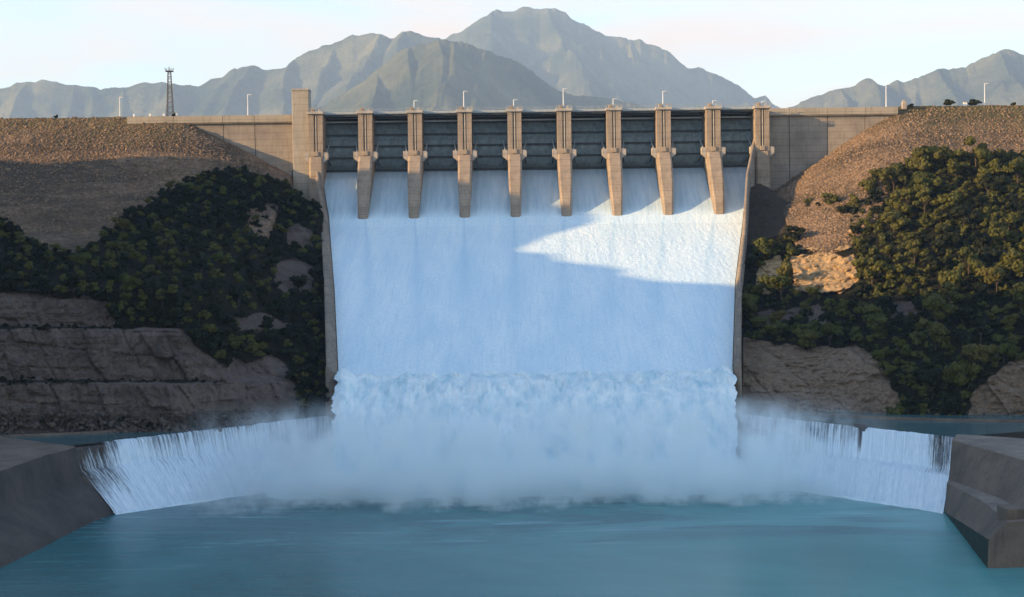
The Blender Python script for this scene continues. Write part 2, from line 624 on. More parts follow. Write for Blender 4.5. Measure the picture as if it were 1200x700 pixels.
OUT_L = [(-140, 235), (-60, 250), (0, 262), (50, 293), (95, 297), (125, 275), (150, 255), (200, 222), (240, 203), (270, 198), (300, 203), (340, 222), (370, 240), (392, 262)]
OUT_R = [(869, 225), (890, 215), (903, 221), (915, 232), (930, 241), (945, 243), (960, 239), (985, 236), (1010, 225), (1040, 202), (1075, 186), (1110, 182), (1200, 180), (1330, 176)]

CLIFF_L = [(-150, 338), (0, 341), (60, 346), (126, 352), (133, 384), (215, 385), (232, 405), (265, 430), (275, 418), (300, 424), (322, 413), (338, 432), (348, 470), (352, 500), (352, 560), (-150, 560)]
OC_L = [[(318, 312), (345, 300), (372, 318), (365, 345), (330, 345)], [(335, 268), (352, 262), (366, 272), (362, 290), (340, 292)],
        [(270, 372), (300, 366), (345, 378), (330, 388), (280, 386)]]
CLIFF_R = [[(868, 396), (905, 402), (945, 408), (1000, 405), (1018, 408), (1030, 425), (1045, 445), (1056, 470), (1045, 492), (1060, 560), (868, 560)],
           [(1140, 462), (1160, 440), (1185, 425), (1230, 415), (1340, 420), (1340, 560), (1120, 560), (1128, 490)]]
OC_R = [[(935, 262), (955, 248), (975, 252), (1002, 266), (1000, 292), (938, 294)],
        [(924, 300), (960, 295), (1003, 300), (1008, 330), (985, 344), (930, 340)],
        [(887, 308), (915, 300), (922, 318), (920, 340), (890, 344)]]
OC_R2 = [[(945, 362), (962, 358), (965, 378), (948, 380)], [(885, 365), (940, 360), (943, 372), (890, 382)], [(1040, 352), (1078, 355), (1072, 372), (1045, 372)]]


def inpoly(px, py, poly):
    px = np.asarray(px, float); py = np.asarray(py, float)
    r = np.zeros(px.shape, bool)
    n = len(poly)
    for i in range(n):
        x0, y0 = poly[i]; x1, y1 = poly[(i + 1) % n]
        if y0 == y1: continue
        cnd = ((y0 > py) != (y1 > py)) & (px < (x1 - x0) * (py - y0) / (y1 - y0) + x0)
        r ^= cnd
    return r


def masks(px, py, side):
    w = np.stack([px * 0.09, py * 0.09, px * 0], -1)
    qx = px + 7 * fbm(w, 3); qy = py + 5 * fbm(w + 31, 3)
    rock = np.zeros(px.shape); tone = np.zeros(px.shape)
    if side == 'L':
        rock[inpoly(qx, qy, CLIFF_L)] = 1
        for p in OC_L: rock[inpoly(qx, qy, p)] = 0.8
        for bl, xe in ((384.5, 130), (447.5, 265)):
            th = 1.3 + 2.2 * fbm(np.stack([px * 0.06, px * 0 + bl, px * 0], -1), 3)
            rock[(np.abs(py - bl + 0.5) < th) & (px < xe)] = 0.05
        k = (py > 488 - 0.02 * px) & (rock > 0.5); rock[k] = 0.62 + 0.3 * fbm(w[k] * 3, 3)
    else:
        for p in CLIFF_R:
            k = inpoly(qx, qy, p); rock[k] = 1; tone[k] = 0.30
        for p in OC_R:
            k = inpoly(qx, qy, p); rock[k] = 1; tone[k] = 1
        for p in OC_R2: rock[inpoly(qx, qy, p)] = 0.8
        k = (px < 946) & (py < 290 - 0.35 * (px - 870)) ; rock[k] = np.maximum(rock[k], 0.3)
    return rock, tone


def terrain(side, x0, x1, out, dfun, name):
    nx, ny = int((x1 - x0) / 1.2), 320
    pxs = np.linspace(x0, x1, nx)
    top = np.interp(pxs, [a for a, b in out], [b for a, b in out])
    t = np.linspace(0, 1, ny)[:, None]
    PX = np.broadcast_to(pxs[None, :], (ny, nx)).copy()
    lo_ = np.full(nx, 455.0); hi_ = np.full(nx, 600.0)
    for _ in range(30):                       # row where the surface is 1.5 m under the channel water
        md = (lo_ + hi_) / 2
        zz = U(pxs, md, dfun(pxs, md))[..., 2]
        lo_ = np.where(zz > 13.5, md, lo_); hi_ = np.where(zz > 13.5, hi_, md)
    PY = hi_[None, :] + (top[None, :] - hi_[None, :]) * t
    D = dfun(PX, PY)
    P0 = U(PX, PY, D)
    rock, tone = masks(PX, PY, side)
    n = fbm(P0 * 0.035, 5)
    # joints: leaning cracks across the cut rock, plus blocky relief
    jx = (P0[..., 0] + 0.60 * P0[..., 2]) / 12.0 + 0.25 * fbm(P0 * 0.08 + 9, 2)
    fr = np.abs(jx - np.round(jx))
    crack = np.exp(-(fr / 0.035) ** 2) * (vnoise(np.stack([np.round(jx), P0[..., 2] * 0.05, jx * 0], -1)) > -0.2)
    jz = (P0[..., 2] + 0.08 * P0[..., 0]) / 6.5 + 0.3 * fbm(P0 * 0.06 + 2, 3)
    fz = np.abs(jz - np.round(jz)); crack2 = np.exp(-(fz / 0.06) ** 2)
    blocks = vnoise(np.stack([np.floor(jx * 2.0) * 7.7, np.floor(jz) * 3.3, jx * 0], -1))
    rid = fbm(P0 * np.array([0.26, 0.26, 0.15]), 6, 0.62, ridged=True)
    dd = 3.0 * n + rock * (2.3 * rid + 0.8 * crack + 0.35 * crack2 + 1.3 * blocks) * (1 + 0.5 * tone) - 2.5 * tone
    dd = dd + 0.8 * fbm(P0 * 0.25, 4)
    edge = sstep(t[..., 0], 0.0, 0.02)[:, None]
    P = U(PX, PY, D + dd * edge)
    if side == 'L': P[..., 0] = np.minimum(P[..., 0], xl(np.clip(P[..., 1], 450, 650)) - 3.0)
    else: P[..., 0] = np.maximum(P[..., 0], xr(np.clip(P[..., 1], 450, 650)) + 1.9)
    # keep the foot of the slope behind the channel that feeds the side weir
    a_, b_ = (UZ(80, 523, 15), UZ(392, 487, 15)) if side == 'L' else (UZ(872, 486, 15), UZ(1118, 513, 15))
    yl_ = np.interp(P[..., 0], [a_[0], b_[0]], [a_[1], b_[1]]) + 8.0
    P[..., 1] = np.where((P[..., 2] < 22) & (P[..., 1] < yl_), yl_, P[..., 1])
    # the far side of the hill, falling away behind the outline
    last = P[-1]
    extra = []
    for dy, dz in ((4, 0.5), (12, 5), (26, 18), (40, 45)):
        e = last.copy(); e[:, 1] += dy; e[:, 2] -= dz; extra.append(e)
    P = np.concatenate([P, np.stack(extra)], 0)
    rock = np.concatenate([rock, np.zeros((4, nx))], 0); tone = np.concatenate([tone, np.zeros((4, nx))], 0)
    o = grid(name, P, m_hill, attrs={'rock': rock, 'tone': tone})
    return tag(o, kind='structure')


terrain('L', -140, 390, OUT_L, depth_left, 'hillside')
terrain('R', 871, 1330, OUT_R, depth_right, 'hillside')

# hill out of the frame on the left: its ridge keeps the low sun off the gorge
xs = np.linspace(-760, -175, 150); ys = np.linspace(40, 720, 170)
X, Yg = np.meshgrid(xs, ys)
hr = np.interp(Yg, [40, 150, 230, 319, 360, 393, 423, 464, 474, 483, 510, 526, 538, 550, 575, 600, 720],
               [186, 184, 176, 164, 152, 146, 141, 142, 150, 161, 160, 159, 144, 129, 120, 112, 95])
sh = np.where(X > -300, np.clip((X + 300) / 125.0, 0, 1) ** 1.15, np.clip((-300 - X) / 460, 0, 1) ** 1.3)
low = np.where(X > -300, 14.0, 60.0)
Z = hr + (low - hr) * sh
Z = Z + 5.5 * fbm(np.stack([X * 0.03, Yg * 0.035, 0 * X], -1), 5) * (0.4 + np.minimum(1, sh * 3))
Z = Z + 3.2 * fbm(np.stack([X * 0.0 + 5, Yg * 0.12, 0 * X], -1), 4, 0.6)
tag(grid('hill', np.stack([X, Yg, Z], -1), m_hill, attrs={'rock': 0.3 * np.ones(X.shape), 'tone': 0 * X}), kind='structure')

# ------------------------------------------------------------------ embankments
CREST_Z = 118.0
XE_L = float(U(214, 140, 636)[0]); XE_R = float(U(1052, 126, 636)[0])


def emb_z(x, y, side):
    if side == 'L':
        dx = np.maximum(0, x - XE_L); s = 0.55
    else:
        dx = np.maximum(0, XE_R - x); s = 0.655
    dy = np.maximum(0, 636 - y)
    d = np.sqrt(dx * dx + dy * dy)
    z = CREST_Z - s * d
    n = fbm(np.stack([x * 0.05, y * 0.05, 0 * x], -1), 4)
    return z + 1.3 * n * np.minimum(1, d / 8) + 0.35 * fbm(np.stack([x * 0.4, y * 0.4, 0 * x], -1), 3)


for side, xa, xb in (('L', -720, -86), ('R', 103, 760)):
    xs = np.linspace(xa, xb, 420); ys = np.concatenate([np.linspace(490, 640, 170), np.linspace(642, 650, 4)])
    if side == 'L': xs = np.concatenate([np.linspace(xa, -240, 80), np.linspace(-239, xb, 260)])
    else: xs = np.concatenate([np.linspace(xa, 240, 240), np.linspace(242, xb, 80)])
    X, Yg = np.meshgrid(xs, ys)
    Z = emb_z(X, Yg, side)
    P = np.stack([X, Yg, Z], -1)
    e1 = P[-1].copy(); e1[:, 1] += 60; e1[:, 2] -= 40
    P = np.concatenate([P, e1[None]], 0)
    P = np.concatenate([P, ((P[:, -1:]) * np.array([1, 1, 0]) + np.array([0, 0, 20])) if side == 'L' else P[:, -1:]], 1)
    if side == 'R':
        P = np.concatenate([P[:, :1] * np.array([1, 1, 0]) + np.array([0, 0, 20]), P], 1)
    tag(grid('embankment', P, m_fill), kind='structure')

ICO = bmesh.new(); bmesh.ops.create_icosphere(ICO, subdivisions=1, radius=1.0)
ICO_V = np.array([v.co[:] for v in ICO.verts]); ICO_F = np.array([[v.index for v in f.verts] for f in ICO.faces]); ICO.free()


def scatter_blobs(name, P, S, mat, jit=0.35, flat=0.7):
    """P (n,3) places, S (n,) sizes -> one mesh of small rough stones"""
    n = len(P); k = len(ICO_V)
    V = ICO_V[None] * (1 + jit * RNG.uniform(-1, 1, (n, k, 1)))
    V = V * (S[:, None, None] * np.stack([RNG.uniform(.7, 1.3, n), RNG.uniform(.7, 1.3, n), RNG.uniform(.5, 1, n) * flat + .2], -1)[:, None, :])
    a = RNG.uniform(0, 6.28, n); ca, sa = np.cos(a)[:, None], np.sin(a)[:, None]
    V = np.stack([V[..., 0] * ca - V[..., 1] * sa, V[..., 0] * sa + V[..., 1] * ca, V[..., 2]], -1) + P[:, None, :]
    Fc = (ICO_F[None] + (np.arange(n) * k)[:, None, None]).reshape(-1, 3)
    return mesh_np(name, V.reshape(-1, 3), Fc, mat, smooth=False)


for side, xa, xb, n in (('L', -222, -92, 15000), ('R', 105, 225, 14000)):
    x = RNG.uniform(xa, xb, n); y = 636 - 86 * RNG.uniform(0, 1, n) ** 1.0
    P = np.stack([x, y, emb_z(x, y, side)], -1)
    S = RNG.uniform(0.16, 0.42, n) + 0.35 * RNG.uniform(0, 1, n) ** 8
    tag(scatter_blobs('riprap', P, S, m_stone), kind='stuff')

# ------------------------------------------------------------------ spillway chute
ny = 460; nx = 420
ys = np.linspace(638, 449.6, ny); us = np.linspace(0, 1, nx)
Yg = np.broadcast_to(ys[:, None], (ny, nx)); Ug = np.broadcast_to(us[None], (ny, nx))
X = xl(Yg) + (xr(Yg) - xl(Yg)) * Ug
Z = chute_z(Yg)
foam = sstep(Yg, 613, 603) * 0.8 + 0.25 * sstep(Yg, 634, 612)
am = 0.04 + 0.10 * sstep(Yg, 612, 590)
am = am + 0.15 * sstep(Yg, 462, 452)
Z = Z + am * fbm(np.stack([X * 1.1, Yg * 0.7, 0 * X], -1), 3, 0.75) + 0.3 * am * fbm(np.stack([X * 0.12, Yg * 0.05, 0 * X], -1), 3)
wake = 0 * X
for q_ in (428, 486.3, 544.6, 603, 661.3, 719.6, 778, 836.3):
    fr_ = float(U(q_, 255, 606)[0]); xc = xl(606) + (xr(606) - xl(606)) * 0
    uq = (fr_ - xl(606)) / (xr(606) - xl(606))
    xq = xl(Yg) + (xr(Yg) - xl(Yg)) * uq + 0.5 * fbm(np.stack([Yg * 0.05, 0 * X + q_, 0 * X], -1), 2)
    wd = 0.45 + 1.6 * sstep(Yg, 606, 540)
    wake = np.maximum(wake, np.exp(-((X - xq) / wd) ** 2) * sstep(Yg, 608, 603) * (1 - 0.8 * sstep(Yg, 600, 480)))
UVc = np.stack([X, Yg], -1)
water_chute = grid('spillway_water', np.stack([X, Yg, Z], -1), m_spill, uv=UVc, attrs={'foam': foam, 'wake': wake}, flip=True)
tag(water_chute, kind='structure')

chute = empty('spillway_chute', (0, 450, 0), 'wide concrete spillway chute with low side walls under the white water', 'spillway')
off = np.array([0, 450, 0.0])
ys = np.linspace(640, 450, 80)
P = np.stack([np.stack([xl(ys), ys, chute_z(ys) - 1.2], -1), np.stack([xr(ys), ys, chute_z(ys) - 1.2], -1)], 1)
P = np.concatenate([P, np.array([[P[-1, 0] * [1, 1, 0] + [0, 0, -3], P[-1, 1] * [1, 1, 0] + [0, 0, -3]]])], 0)
grid('floor_slab', P - off, m_chute, chute, flip=True, smooth=False)


def side_wall(sgn, edge):
    bat = 2.4 if sgn < 0 else 1.3
    y = np.linspace(641, 447.5, 110)
    hgt = (4.0 + 4.0 * sstep(y, 590, 625)) if sgn < 0 else (4.0 + 11.0 * sstep(y, 572, 602))
    e = edge(np.maximum(y, 450)); z = chute_z(np.maximum(y, 450))
    rows = [np.stack([e - sgn * 0.0, y, z - 2], -1), np.stack([e + sgn * 0.25, y, z], -1),
            np.stack([e + sgn * bat, y, z + hgt], -1), np.stack([e + sgn * (bat + 1.1), y, z + hgt], -1),
            np.stack([e + sgn * (bat + 1.4), y, z * 0 - 3], -1)]
    P = np.stack(rows, 1)
    # closed end facing downstream
    cx = P[-1].copy(); cap = np.stack([P[-1], np.repeat(P[-1][-1:], 5, 0)], 0)
    P = np.concatenate([P, np.repeat(P[-1][-1:], 5, 0)[None]], 0)
    o = grid('side_wall', P - off, m_chute, chute, flip=(sgn > 0), smooth=False)
    return o


side_wall(-1, xl); side_wall(1, xr)

# water thrown off the lip
nv, nu = 110, 420
s = np.linspace(0, 1, nv)[:, None] * np.ones((1, nu)); u = np.linspace(0, 1, nu)[None] * np.ones((nv, 1))
xa = -49.8 - 0.4 + 3.5 * s; xb = 62.6 + 0.4 - 5.0 * s
X = xa + (xb - xa) * u
Yf = 453.5 - 44.5 * s
Zf = 26.15 - 5.0 * s - 21.5 * s * s
col_n = fbm(np.stack([X * 0.26, 0 * X + 2, s * 1.3], -1), 4, 0.6)
lump = fbm(np.stack([X * 0.30, s * 5.0, 0 * s], -1), 4, 0.62)
A = sstep(s, 0.0, 0.30)
tuft = np.maximum(0, fbm(np.stack([X * 0.45, s * 7.0, 0 * s + 8], -1), 4, 0.65)) * np.exp(-((s - 0.16) / 0.12) ** 2)
Yf = Yf - A * (2.6 * col_n + 1.2 * lump) - 0.8 * A - 2.5 * tuft
Zf = Zf + A * (1.6 * col_n + 1.5 * lump) + 2.2 * tuft
edge_up = np.exp(-((u - 0.018) / 0.022) ** 2) + 0.8 * np.exp(-((u - 0.975) / 0.02) ** 2)
Zf = Zf + 2.6 * edge_up * sstep(s, 0.0, 0.08) * (1 - s)
lipn = np.maximum(0, fbm(np.stack([X * 0.33, 0 * X + 1.5, s * 9], -1), 4, 0.65) + 0.05)
Zf = Zf + 3.2 * lipn * np.exp(-((s - 0.045) / 0.045) ** 2)
Yf = Yf - 1.5 * lipn * np.exp(-((s - 0.06) / 0.05) ** 2)
eg = np.exp(-(u / 0.02) ** 2) - np.exp(-((1 - u) / 0.02) ** 2)
X = X - eg * sstep(s, 0.0, 0.15) * (0.6 + 2.2 * fbm(np.stack([0 * X + 40 * np.sign(u - .5), Yf * 0.25, Zf * 0.25], -1), 4, 0.65))
tag(grid('falling_water', np.stack([X, Yf, Zf], -1), m_foam, flip=True), kind='structure')

# boiling foam where the jet lands
X, Yg = np.meshgrid(np.linspace(-72, 84, 260), np.linspace(384, 449, 120))
fx = sstep(X, -72, -50) * sstep(X, 84, 64); fy = sstep(Yg, 386, 406)
Z = -0.6 + fx * fy * (2.4 + 3.0 * fbm(np.stack([X * 0.14, Yg * 0.14, 0 * X], -1), 5, 0.6))
tag(grid('foam', np.stack([X, Yg, Z], -1), m_foam), kind='stuff')

# ------------------------------------------------------------------ side weirs
def lerp(a, b, t): return a + (b - a) * t


def weir(side):
    if side == 'L':
        T0, T1 = UZ(80, 523, 15), UZ(392, 487, 15)
        F0, F1 = UZ(134, 603, 0), UZ(400, 563, 0)
        lab = 'long low weir wall left of the spillway, its water thinning beside the dark bank'
        prof = [(-0.30, 0.97), (0, 0.99), (0.05, 0.97), (0.22, 0.60), (0.32, 0.56), (1.0, -0.03)]
    else:
        T0, T1 = UZ(872, 486, 15), UZ(1118, 513, 15)
        F0, F1 = UZ(858, 563, 0), UZ(1106, 601, 0)
        lab = 'long low weir wall right of the spillway, with a bright cascade near the bank'
        prof = [(-0.30, 0.97), (0, 0.99), (0.04, 0.97), (0.24, 0.50), (0.48, 0.46), (1.0, -0.03)]
    nu = 300
    u = np.linspace(0, 1, nu)
    T = lerp(T0, T1, u[:, None]); Fo = lerp(F0, F1, u[:, None])
    # refine the profile
    ts = []
    for i in range(len(prof) - 1):
        for k in range(10 if i else 3):
            f = k / (10 if i else 3)
            ts.append((lerp(prof[i][0], prof[i + 1][0], f), lerp(prof[i][1], prof[i + 1][1], f)))
    ts.append(prof[-1])
    P = np.zeros((len(ts), nu, 3)); hv = np.zeros((len(ts), nu))
    run = 0; last = None
    for i, (h, z) in enumerate(ts):
        P[i, :, 0] = T[:, 0] + (Fo[:, 0] - T[:, 0]) * h
        P[i, :, 1] = T[:, 1] + (Fo[:, 1] - T[:, 1]) * h
        P[i, :, 2] = 15.0 * z
        if i: run += np.linalg.norm(P[i, nu // 2] - P[i - 1, nu // 2])
        hv[i] = run
    L = np.linalg.norm(T1 - T0)
    uu = np.broadcast_to(u[None] * L, hv.shape)
    root = empty('weir', tuple(lerp(F0, F1, 0.5)), lab, 'weir')
    ro = np.array(root.location)
    P[..., 2] += 0.15 * fbm(P * 0.3, 3)
    body = np.concatenate([P - [0, 0, 0.4], P[-1:] * np.array([1, 1, 0]) + np.array([0, 0, -3])], 0)
    fl = side == 'L'
    grid('weir_face', body - ro, m_dark, root, flip=True)
    # nappe
    z01 = np.clip(P[..., 2] / 15, 0, 1)
    U2 = np.broadcast_to(u[None], z01.shape)
    PXp = U2
    if side == 'L':
        cover = 0.85 + 0.35 * (1 - z01)
        cover = cover - 0.55 * sstep(U2, 0.16, 0.08) * sstep(z01, 0.1, 0.5) - 0.25 * sstep(U2, 0.06, 0.0)
        cover += 0.5 * np.exp(-((U2 - 0.19) / 0.035) ** 2)
        cover -= 0.28 * sstep(z01, 0.70, 0.95) * sstep(U2, 0.9, 0.3)
    else:
        cover = 0.78 + 0.40 * (1 - z01)
        cover -= 0.22 * sstep(z01, 0.5, 0.95) * sstep(U2, 0.62, 0.60)
        cas = sstep(U2, 0.60, 0.61) * sstep(U2, 0.90, 0.885)
        cover += 0.5 * cas
        cover -= 0.45 * sstep(U2, 0.90, 0.92) * sstep(z01, 0.4, 0.6)
        cover += 0.5 * sstep(z01, 0.45, 0.40)
        cover -= 0.8 * np.exp(-((U2 - 0.595) / 0.006) ** 2) * sstep(z01, 0.55, 0.75)
    cover[:3] = -1.5
    cover[3] -= 0.3
    N = P.copy()
    dirn = (Fo - T); dirn[:, 2] = 0; dirn /= np.linalg.norm(dirn, axis=1)[:, None]
    th = 0.30 + 0.35 * (fbm(np.stack([uu * 0.5, hv * 0.08, 0 * hv], -1), 4, 0.6) + 0.3)
    th = th + 0.5 * (1 - z01) * (0.5 + 0.5 * fbm(np.stack([uu * 0.7, hv * 0.4, 0 * hv + 4], -1), 3))
    N[..., 2] += th * 0.7 + 0.05
    N += dirn[None] * (th * 0.8)[..., None]
    w = grid('weir_water', N, m_weirwater, uv=np.stack([uu, hv], -1), attrs={'cover': cover}, flip=True)
    tag(w, kind='structure')
    # white boil at the foot
    k = 7
    nu2 = 260; u2 = np.linspace(0.0, 1, nu2)
    fo = lerp(F0, F1, u2[:, None])
    d2 = np.stack([np.interp(u2, u, dirn[:, 0]), np.interp(u2, u, dirn[:, 1]), 0 * u2], -1)
    rows = []
    for i in range(k):
        f = i / (k - 1)
        wdt = 1.6 + 1.2 * fbm(np.stack([u2 * L * 0.15, 0 * u2, 0 * u2], -1), 3)
        q = fo + d2 * (-1.2 + (wdt + 1.2)[:, None] * f)
        q[:, 2] = 0.12 + 0.6 * math.sin(math.pi * min(1, f * 1.0)) * (0.6 + 0.6 * fbm(np.stack([u2 * L * 0.6, 0 * u2 + f * 3, 0 * u2], -1), 3)) - 0.25 * f
        rows.append(q)
    tag(grid('foot_foam', np.stack(rows), m_foam, flip=True), kind='stuff')
    return T0, T1, F0, F1, dirn


LT0, LT1, LF0, LF1, Ld = weir('L')
RT0, RT1, RF0, RF1, Rd = weir('R')

# small dividing pier on the right weir lip
q = lerp(RT0, RT1, 0.597)
dp = MB()
dp.box(-0.5, 0.5, -2.0, 2.5, -4.5, 1.0)
o = dp.build('divider_pier', m_dark, bevel=0.12)
o.location = q + np.array([-0.3, -0.5, 0]); o.rotation_euler.z = 0.45
tag(o, 'narrow dark concrete divider on the right weir lip, left of the bright cascade', 'pier')

# channel behind the weirs
def sheet(name, pts, z, mat, kind='structure'):
    b = bmesh.new()
    v = [b.verts.new((p[0], p[1], z)) for p in pts]
    b.faces.new(v); bmesh.ops.recalc_face_normals(b, faces=b.faces)
    for f in b.faces:
        if f.normal.z < 0: f.normal_flip()
    me = bpy.data.meshes.new(name); b.to_mesh(me); b.free(); me.materials.append(mat)
    o = link(bpy.data.objects.new(name, me)); return tag(o, kind=kind)


lt0 = LT0 + (LT0 - LF0) * [0.30, 0.30, 0]; lt1 = LT1 + (LT1 - LF1) * [0.28, 0.28, 0]
rt0 = RT0 + (RT0 - RF0) * [0.28, 0.28, 0]; rt1 = RT1 + (RT1 - RF1) * [0.30, 0.30, 0]
sheet('channel_water', [LT0 - Ld[0] * 0.3, LT1 - Ld[-1] * 0.3, (-52.5, 452), (-52.5, 480), (-175, 480), (-175, 386)], 15.13, m_channel)
sheet('channel_water', [RT1 - Rd[-1] * 0.3, (128, 388), (190, 400), (190, 480), (65, 480), (65, 452), RT0 - Rd[0] * 0.3], 15.13, m_channel)

# low kerb wall along the foot of the right hill and the left hill
def kerb(name, pts, z0, z1, w, mat, label):
    pts = [np.array(p, float) for p in pts]
    P = []
    for i, p in enumerate(pts):
        d = pts[min(i + 1, len(pts) - 1)] - pts[max(i - 1, 0)]; d[2] = 0; d /= np.linalg.norm(d)
        nn = np.array([-d[1], d[0], 0])
        P.append([p * [1, 1, 0] + nn * a + [0, 0, z] for a, z in ((w / 2, z0), (w / 2, p[2] + z1), (-w / 2, p[2] + z1), (-w / 2, z0))])
    o = grid(name, np.array(P), mat, smooth=False)
    return tag(o, label, 'wall')


kp = [U(870, 468, 444), U(890, 474, 442), U(905, 479, 440), U(940, 486, 436), U(975, 490, 428), U(1020, 493, 421), U(1080, 494, 415), U(1150, 495, 410), U(1240, 498, 404)]
kp = [(p[0], p[1], max(p[2], 15.5)) for p in kp]
kerb('retaining_wall', kp, 14.0, 0.3, 0.8, m_bank, 'low weathered retaining wall along the foot of the right hill')
kp = [U(-60, 514, 402), U(0, 513, 404), U(80, 509, 408), U(160, 504, 413), U(225, 499, 420)]
kp = [(p[0], p[1], max(p[2], 15.5)) for p in kp]
kerb('retaining_wall', kp, 14.0, 0.2, 0.8, m_bank, 'low mossy kerb wall at the foot of the left stepped cliffs')

# ------------------------------------------------------------------ banks of the pool
def sweep(name, path, dirs, prof, mat, parent, res=1, flip=False):
    P = []
    for p, d in zip(path, dirs):
        P.append([np.array([p[0] + d[0] * o_, p[1] + d[1] * o_, z]) for o_, z in prof])
    return grid(name, np.array(P), mat, parent, flip=flip)


# left bank: curved, warped wall
wl = [np.array(LF0), UZ(110, 612, 0), UZ(70, 632, 0), UZ(30, 652, 0), UZ(-15, 674, 0), np.array([-103, 280, 0]), np.array([-104, 230, 0]), np.array([-104, 60, 0])]
dl = [np.array(LT0 - LF0)[:2] / 14.0 * 0.93, np.array([-1, .35]), np.array([-1, .2]), np.array([-1, .12]), np.array([-1, .05]), np.array([-1, 0]), np.array([-1, 0]), np.array([-1, 0])]
pw = []; dw = []
for i in range(len(wl) - 1):
    for k in range(12):
        f = k / 12; pw.append(lerp(wl[i], wl[i + 1], f)); dw.append(lerp(dl[i], dl[i + 1], f))
prof = [(-1.0, -4), (0, -0.3), (2.2, 2.2), (5.2, 4.4), (8.0, 6.2), (9.6, 7.0), (10.4, 8.0), (11.2, 10.5), (12.0, 13.5), (12.6, 14.9), (13.4, 15.15), (24, 15.3), (75, 16.0)]
bank = empty('bank_wall', tuple(wl[2]), 'dark curved concrete bank wall at the left edge of the pool', 'wall')
bo = np.array(wl[2])
P = np.array([[np.array([p[0] + d[0] * a - bo[0], p[1] + d[1] * a - bo[1], z]) for a, z in prof] for p, d in zip(pw, dw)])
P[..., 2] += 0.25 * fbm(P * 0.2, 3)
grid('sloped_face', P[:, :10], m_dark, bank)
grid('top_slab', P[:, 9:] + [0, 0, 0.01], m_bank, bank)

# right bank: two sloping steps
rl = [np.array(RF1) + [0.2, 0, 0], UZ(1125, 613, 0), UZ(1157, 634, 0), UZ(1157, 666, 0)]
rl = [rl[0], rl[1], np.array([rl[2][0], rl[2][1], 0]), rl[3]]
mid = lerp(rl[0], rl[3], 0.5)
pw = [lerp(rl[0], rl[3], t) for t in np.linspace(0, 1, 28)]
bankr = empty('bank_wall', tuple(rl[3]), 'brown stepped concrete bank wall at the right edge of the pool', 'wall')
bo = np.array(rl[3])
d0 = np.array([RT1[0] - RF1[0], RT1[1] - RF1[1]]) / 17.0
PA = [(-0.6, -4), (0, -0.4), (0.2, 0.1), (4.2, 6.2), (8.0, 6.5), (14.5, 15.0), (15.2, 15.2), (24, 15.35)]     # at the weir
PB = [(-0.3, -4), (0, -0.4), (0.3, 5.4), (4.2, 8.6), (9.0, 8.9), (15.5, 15.2), (16.2, 15.4), (95, 16.6)]     # at the near corner
n_ = len(pw)


def rbank(i0, i1, sub=6):
    P = []
    for i, p in enumerate(pw):
        f = i / (n_ - 1)
        d = lerp(d0 / np.linalg.norm(d0), np.array([1.0, 0.05]), min(1, f * 2.2))
        pr = [lerp(np.array(a_), np.array(b_), f) for a_, b_ in zip(PA, PB)][i0:i1 + 1]
        row = []
        for j in range(len(pr) - 1):
            for k_ in range(sub):
                q = lerp(pr[j], pr[j + 1], k_ / sub); row.append(q)
        row.append(pr[-1])
        P.append([np.array([p[0] + d[0] * q[0], p[1] + d[1] * q[0], q[1]]) - bo for q in row])
    P = np.array(P)
    P[1:-1, 1:-1] += 0.18 * fbm((P[1:-1, 1:-1]) * 0.35, 4)[..., None]
    return P


grid('wet_wall', rbank(0, 2), m_dark_green, bankr, flip=True)
grid('lower_slope', rbank(2, 3), m_bank, bankr, flip=True)
grid('ledge', rbank(3, 4), m_ledge, bankr, flip=True)
grid('upper_slope', rbank(4, 5), m_bank, bankr, flip=True)
grid('top_slab', rbank(5, 7), m_ledge, bankr, flip=True)
ep = rbank(0, 7, 1)[-1]
b = bmesh.new()
tv = [b.verts.new(p) for p in ep]; lv = [b.verts.new((p[0], p[1] - 0.02, -4)) for p in ep]
for i in range(1, len(ep) - 1):
    b.faces.new((lv[i], lv[i + 1], tv[i + 1], tv[i]))
me = bpy.data.meshes.new('end_face'); b.to_mesh(me); b.free(); me.materials.append(m_bank)
link(bpy.data.objects.new('end_face', me), bankr)
MB().box(4.6, 8.6, 3.0, 9.0, 6.0, 10.6).build('stub_wall', m_bank, bankr, 0.15)
MB().box(8.7, 13.0, 0.5, 5.0, 6.0, 12.6).build('stub_wall', m_bank, bankr, 0.15)

# ------------------------------------------------------------------ dam structures at the crest
ORD = ['first', 'second', 'third', 'fourth', 'fifth', 'sixth', 'seventh', 'eighth', 'ninth', 'tenth']
YF = 622.0      # front of the piers
ZT = 117.6
pier_px = [370, 428, 486.3, 544.6, 603, 661.3, 719.6, 778, 836.3, 893.5]
pier_x = [float(U(p, 160 if i else 160, YF)[0]) for i, p in enumerate(pier_px)]


